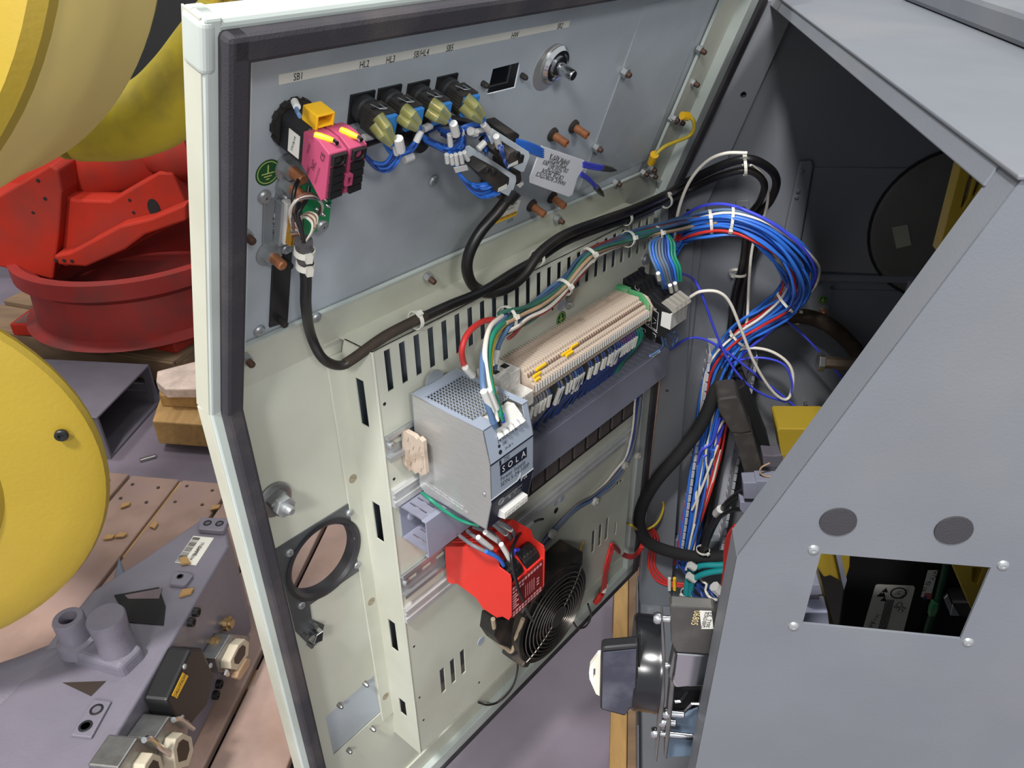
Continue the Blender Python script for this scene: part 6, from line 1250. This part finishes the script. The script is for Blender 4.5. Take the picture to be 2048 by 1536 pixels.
if FD.n.y > 0: FD = Fr(FD.O, -FD.x, FD.y)
add('black_plug', MB().lathe(I4, [(.0085, 0), (.0085, .004), (.007, .0055), (.004, .0055), (.003, .003), (0, .003)], 18), BLACK, yd, FD.at(123, 869, .003), smooth=True)
yt_ = thing('robot_arm_housing', (-.81, .9, 1.2), 'huge yellow cylindrical robot arm housing at the top left', 'robot')
c0, c1_ = V((-.812, .872, 1.622)), V((-.78, 1.19, 1.552)); m2 = axis_m(c0, c1_ - c0); r = .417
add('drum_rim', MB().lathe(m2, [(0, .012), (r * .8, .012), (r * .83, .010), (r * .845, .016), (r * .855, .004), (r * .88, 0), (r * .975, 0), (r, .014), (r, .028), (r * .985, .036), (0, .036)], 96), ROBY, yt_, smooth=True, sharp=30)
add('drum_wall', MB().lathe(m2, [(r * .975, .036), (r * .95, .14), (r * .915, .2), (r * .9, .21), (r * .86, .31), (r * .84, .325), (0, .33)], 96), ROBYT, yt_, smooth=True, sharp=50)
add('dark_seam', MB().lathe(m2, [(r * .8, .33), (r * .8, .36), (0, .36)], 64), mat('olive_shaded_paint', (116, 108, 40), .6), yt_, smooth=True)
yw2 = thing('robot_wrist', (-.72, 1.5, 1.1), 'worn yellow curved robot joint with a dark rub mark beside the door', 'robot')
RUB = mat('rubbed_yellow', (206, 186, 48), .55, var=.06, dirt=(92, 80, 70), damt=.7, dsc=9, bump=.3, bsc=120)
F16 = Fr((0, 1.55, 0), (1, 0, 0), (0, 0, 1))
add('curved_arm', MB().tube(smooth_path([F16.pt(150, 250), F16.pt(240, 248), F16.pt(310, 226), F16.pt(370, 172), F16.pt(420, 110), F16.pt(460, 60)], 6), .068, 24), RUB, yw2, smooth=True)
yv = thing('robot_upright', (-.75, 2.0, .9), 'yellow upright robot casting just above the top edge of the door', 'robot')
F20 = Fr((0, 2.1, 0), (1, 0, 0), (0, 0, 1))
add('upright', MB().prism(F20.mat(), [F20.loc(x, y) for x, y in ((385, 60), (396, -60), (470, -60), (460, 60))], -.2, 0), ROBY, yv, bev=.02, seg=3)
add('round_boss', MB().prism(F20.mat(), [F20.loc(x, y, .03) for x, y in ((414, 40), (425, -60), (444, -60), (438, 40))], 0, .03), ROBY, yv, bev=.012, seg=3)
dc = thing('shade_backdrop', (-1.2, 3.7, 0), 'added dark block standing in for shade behind the yellow robot, with a black cable box', 'backdrop')
add('body', MB().box(M.Translation((-1.35, 4.4, .75)), 2.0, .5, 1.5).box(M.Translation((-.35, 4.6, .6)), .7, .4, 1.2), DARK, dc, bev=.03)  # dark block added where the gaps behind the robot are only shaded
add('black_cable_box', MB().box(M.Translation((-.62, 2.5, .66)), .2, .2, 1.3), BLACK, dc, bev=.02)
# ================================================================== red machine on its pallet
RF = Fr((0, 2.62, 0), (1, 0, 0), (0, 0, 1))
rmach = thing('red_machine_base', (-1.55, 2.75, .19), 'dusty red robot base with bolt holes standing on a pallet at the left', 'machine part')
def rs(name, px, o0, o1, m=RED, bev=.008): return add(name, MB().prism(RF.mat(), [RF.loc(x, y, o1) for x, y in px], o0, o1), m, rmach, bev=bev)
HRd = H(.19)
add('base_plate', MB().prism(HRd.mat(), [HRd.loc(x, y) for x, y in ((18, 648), (112, 578), (400, 548), (420, 640), (346, 684), (250, 664), (130, 650))], -.05, 0), RED, rmach, bev=.005)
add('base_dust', MB().prism(HRd.mat(), [HRd.loc(x, y, .001) for x, y in ((26, 646), (114, 582), (380, 560), (380, 640), (342, 668), (250, 650), (130, 642))], 0, .001), mat('dusty_red_top', (108, 84, 80), .8, var=.25, dirt=(196, 52, 40), damt=.35, dsc=7), rmach)
ccx, ccy = HRd.loc(300, 596)
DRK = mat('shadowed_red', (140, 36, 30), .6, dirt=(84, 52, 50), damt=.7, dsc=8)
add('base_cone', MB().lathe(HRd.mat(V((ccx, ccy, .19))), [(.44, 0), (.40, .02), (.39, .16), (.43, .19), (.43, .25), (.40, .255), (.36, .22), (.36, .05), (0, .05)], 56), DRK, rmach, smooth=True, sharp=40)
rs('front_box', [(-60, 390), (0, 390), (100, 330), (116, 340), (124, 385), (118, 470), (106, 560), (-60, 520)], -.3, .02)
rs('side_strut', [(104, 385), (150, 400), (220, 402), (300, 355), (316, 345), (345, 345), (372, 410), (372, 440), (290, 480), (250, 505), (172, 534), (128, 533), (106, 522), (96, 500)], -.12, -.02)
rs('lower_rib', [(106, 512), (140, 505), (240, 452), (300, 438), (372, 408), (372, 442), (290, 470), (250, 500), (172, 534), (116, 530)], -.02, .05)
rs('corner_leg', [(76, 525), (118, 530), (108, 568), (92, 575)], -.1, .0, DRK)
add('barrel', MB().tube([RF.pt(60, 380, -.25), RF.pt(230, 318, -.25), RF.pt(345, 285, -.25), RF.pt(470, 250, -.25)], [.15, .155, .16, .16], 32), RED, rmach, smooth=True)
add('barrel_end', MB().tube([RF.pt(300, 310, -.12), RF.pt(345, 308, -.12), RF.pt(400, 292, -.12)], [.06, .1, .11], 24), RED, rmach, smooth=True)
for x, y, r_ in ((76, 361, .006), (90, 397, .006), (66, 425, .005), (112, 521, .006), (128, 521, .006), (144, 522, .006), (259, 400, .005), (267, 425, .005)):
    add('bolt_hole', MB().lathe(I4, [(r_, 0), (r_, .002), (0, .002)], 12), DARK, rmach, RF.at(x, y, .052 if y > 500 else (.021 if x < 120 else -.018)))
add('oval_hole', MB().lathe(RF.at(308, 416, -.019) @ M.Diagonal((.7, 1.1, 1, 1)), [(.03, 0), (.03, .002), (0, .002)], 24), DARK, rmach)
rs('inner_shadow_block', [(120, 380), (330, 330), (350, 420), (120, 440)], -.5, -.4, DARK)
pr = thing('wooden_pallet', (-1.7, 2.7, 0), 'old brown wooden pallet under the red base', 'pallet')
HP = H(.14); ea, eb = V(HP.loc(-80, 643)), V(HP.loc(346, 722)); ed = (eb - ea).normalized(); en_ = V((-ed.y, ed.x))
FPr = Fr((ea.x, ea.y, 0), (ed.x, ed.y, 0), (en_.x, en_.y, 0)); Lp = (eb - ea).length
for k in range(5): add('deck_board', MB().prism(FPr.mat(), rect(0, k * .2, Lp, k * .2 + .17), .115, .139), WOODD, pr, bev=.004)
for x in (0, Lp * .48, Lp - .1): add('stringer', MB().prism(FPr.mat(), rect(x, .0, x + .1, .95), .0, .115), WOODD, pr, bev=.004)
add('front_board', MB().prism(FPr.mat(), rect(-.0, -.012, Lp, .012), .045, .135), WOODD, pr, bev=.003)
bw = thing('timber_beam', (-1.9, 3.3, .3), 'rough pale timber beam behind the red base at the left edge', 'beam'); 
add('beam', MB().box(M.Translation((-2.55, 3.5, .37)), 1.2, .16, .14), WOOD, bw, bev=.01); add('support', MB().box(M.Translation((-2.9, 3.5, .15)), .12, .14, .3), WOODD, bw)
# ================================================================== steel tube and wood at the back
tb_ = thing('steel_tube', (-1.4, 2.2, 0), 'dark grey square steel tube with an open end lying on the floor', 'tube')
HT6 = H(.165); p = [V(HT6.loc(x, y)) for x, y in ((298, 728), (193, 835))]; ax = V((-1, .045)).normalized(); Lt = 1.0
e_ = (p[0] - p[1]); wdt = e_.length; ey_ = e_.normalized()
FTb = Fr((p[1].x, p[1].y, 0), (-ax.x, -ax.y, 0), (ey_.x, ey_.y, 0))
FTb = Fr((p[1].x, p[1].y, 0), V((ey_.y, -ey_.x, 0)), (ey_.x, ey_.y, 0))
t_ = .009
add('top_wall', MB().prism(FTb.mat(), rect(-Lt, 0, 0, wdt), .165 - t_, .165), TUBEG, tb_, bev=.003)
add('bottom_wall', MB().prism(FTb.mat(), rect(-Lt, 0, 0, wdt), 0, t_), TUBEG, tb_)
add('near_wall', MB().prism(FTb.mat(), rect(-Lt, 0, 0, t_), t_, .165 - t_), TUBEG, tb_)
Fb = Fr(FTb.w(0, wdt - t_, 0), FTb.x, Z)
add('far_wall', MB().prism(Fb.mat(), rect(-Lt, t_, 0, .165 - t_), -t_, 0, [Loc([(-.03 + .0, .05), (-.03, .062), (-.2, .062), (-.2, .05)]), Loc([(-.03, .085), (-.03, .12), (-.16, .12), (-.16, .085)])]), TUBEG, tb_)
wb = thing('timber_stack', H(.1).pt(350, 850), 'stack of pale splintered pine boards behind the left edge of the door', 'timber')
for z0, z1, px, m in ((.03, .12, [(304, 842), (322, 790), (420, 795), (440, 852)], WOODY), (.12, .165, [(318, 790), (318, 770), (420, 772), (420, 796)], WOODY), (.165, .2, [(312, 762), (314, 742), (420, 715), (420, 778), (330, 778)], mat('splintered_white_wood', (222, 200, 186), .8, var=.2, sc=30, bump=.6, bsc=90))):
    F = H(z1); add('board', MB().prism(F.mat(), [F.loc(x, y) for x, y in px], z0 - z1, 0), m, wb, bev=.004)
fb_ = H(.03); add('foot', MB().prism(fb_.mat(), [fb_.loc(x, y) for x, y in ((400, 800), (480, 800), (490, 860), (410, 860))], -.03, 0), WOODD, wb)
WCL = ['beside the yellow cover on the pallet', 'on the pallet just behind the grey base', 'on the grey base below the barcode label', 'on the grey base above the black triangular pocket', 'in the middle of the pallet behind the grey base', 'next to the grey arm of the base', 'near the beige door edge on the pallet']
chip = None
for x, y, z in ((250, 1011, .142), (218, 1075, .142), (242, 1071, .142), (370, 1124, .402), (372, 1186, .402), (308, 1052, .142), (286, 1138, .15), (430, 1016, .142)):
    F = H(z); mw = F.at(x, y, 0, random.uniform(0, 3))
    if chip is None: chip = tag(add('wood_chip', MB().prism(I4, [(-.014, -.006), (.008, -.009), (.016, .002), (-.004, .01)], 0, .004), WOODY, None, mw), 'pale wood chip at the far left of the pallet', 'wood chip', 'wood chips'); 
    else: inst(chip, 'wood_chip', mw)['label'] = 'pale wood chip ' + WCL.pop(0)
tag(add('metal_clip', MB().box(H(0).at(296, 916, .006, .5), .05, .014, .01), STEEL, None, bev=.002), 'small bright metal clip lying on the floor by the steel tube', 'clip')
# ================================================================== hall walls far outside the picture
for nm, x0, y0, x1, y1 in (('wall_back', -9, 9, 6, 9.2), ('wall_left', -9.2, -5, -9, 9)):
    w_ = add(nm, MB().prism(I4, rect(x0, y0, x1, y1), 0, 6.5), mat('hall_wall_' + nm, (150, 150, 152), .8)); w_['kind'] = 'structure'
# ------------------------------------------------------------------ what carries the parts that reach into the picture
add('support_arm', MB().tube(smooth_path([V((-.95, 1.0, .91)), V((-1.3, 1.15, .9)), V((-1.75, 1.2, .6)), V((-1.8, 1.2, .0))], 6), .12, 24), ROBY, yd, smooth=True)
add('support_arm', MB().tube(smooth_path([V((-.79, 1.1, 1.6)), V((-1.3, 1.3, 1.7)), V((-1.95, 1.4, 1.2)), V((-2.1, 1.4, .0))], 6), .16, 24), ROBY, yt_, smooth=True)
add('arm_root', MB().tube(smooth_path([F16.pt(150, 250), V((-1.3, 1.6, 1.3)), V((-2.0, 1.55, 1.1)), V((-2.15, 1.5, .0))], 6), .068, 20), RUB, yw2, smooth=True)
add('mounting_arm', MB().prism(QS.mat(), rect(.112, -.7 + 1.55, .15, -.53 + 1.55), -.02, .0525), STEEL, dsw, bev=.002)
add('support_post', MB().prism(FW.mat(), rect(.47, ZB, .52, 1.02), .10, .14), TUBEG, ib)
add('support_beam', MB().prism(FW.mat(), rect(.34, .60, .52, .64), .11, .135), TUBEG, ib)
add('block_arm', MB().prism(FW.mat(), rect(.40, .66, .55, .70), .14, .19), ROBY, yp)
add('block_foot', MB().prism(FW.mat(), rect(.53, ZB, .55, .70), .14, .19), ROBY, yp)
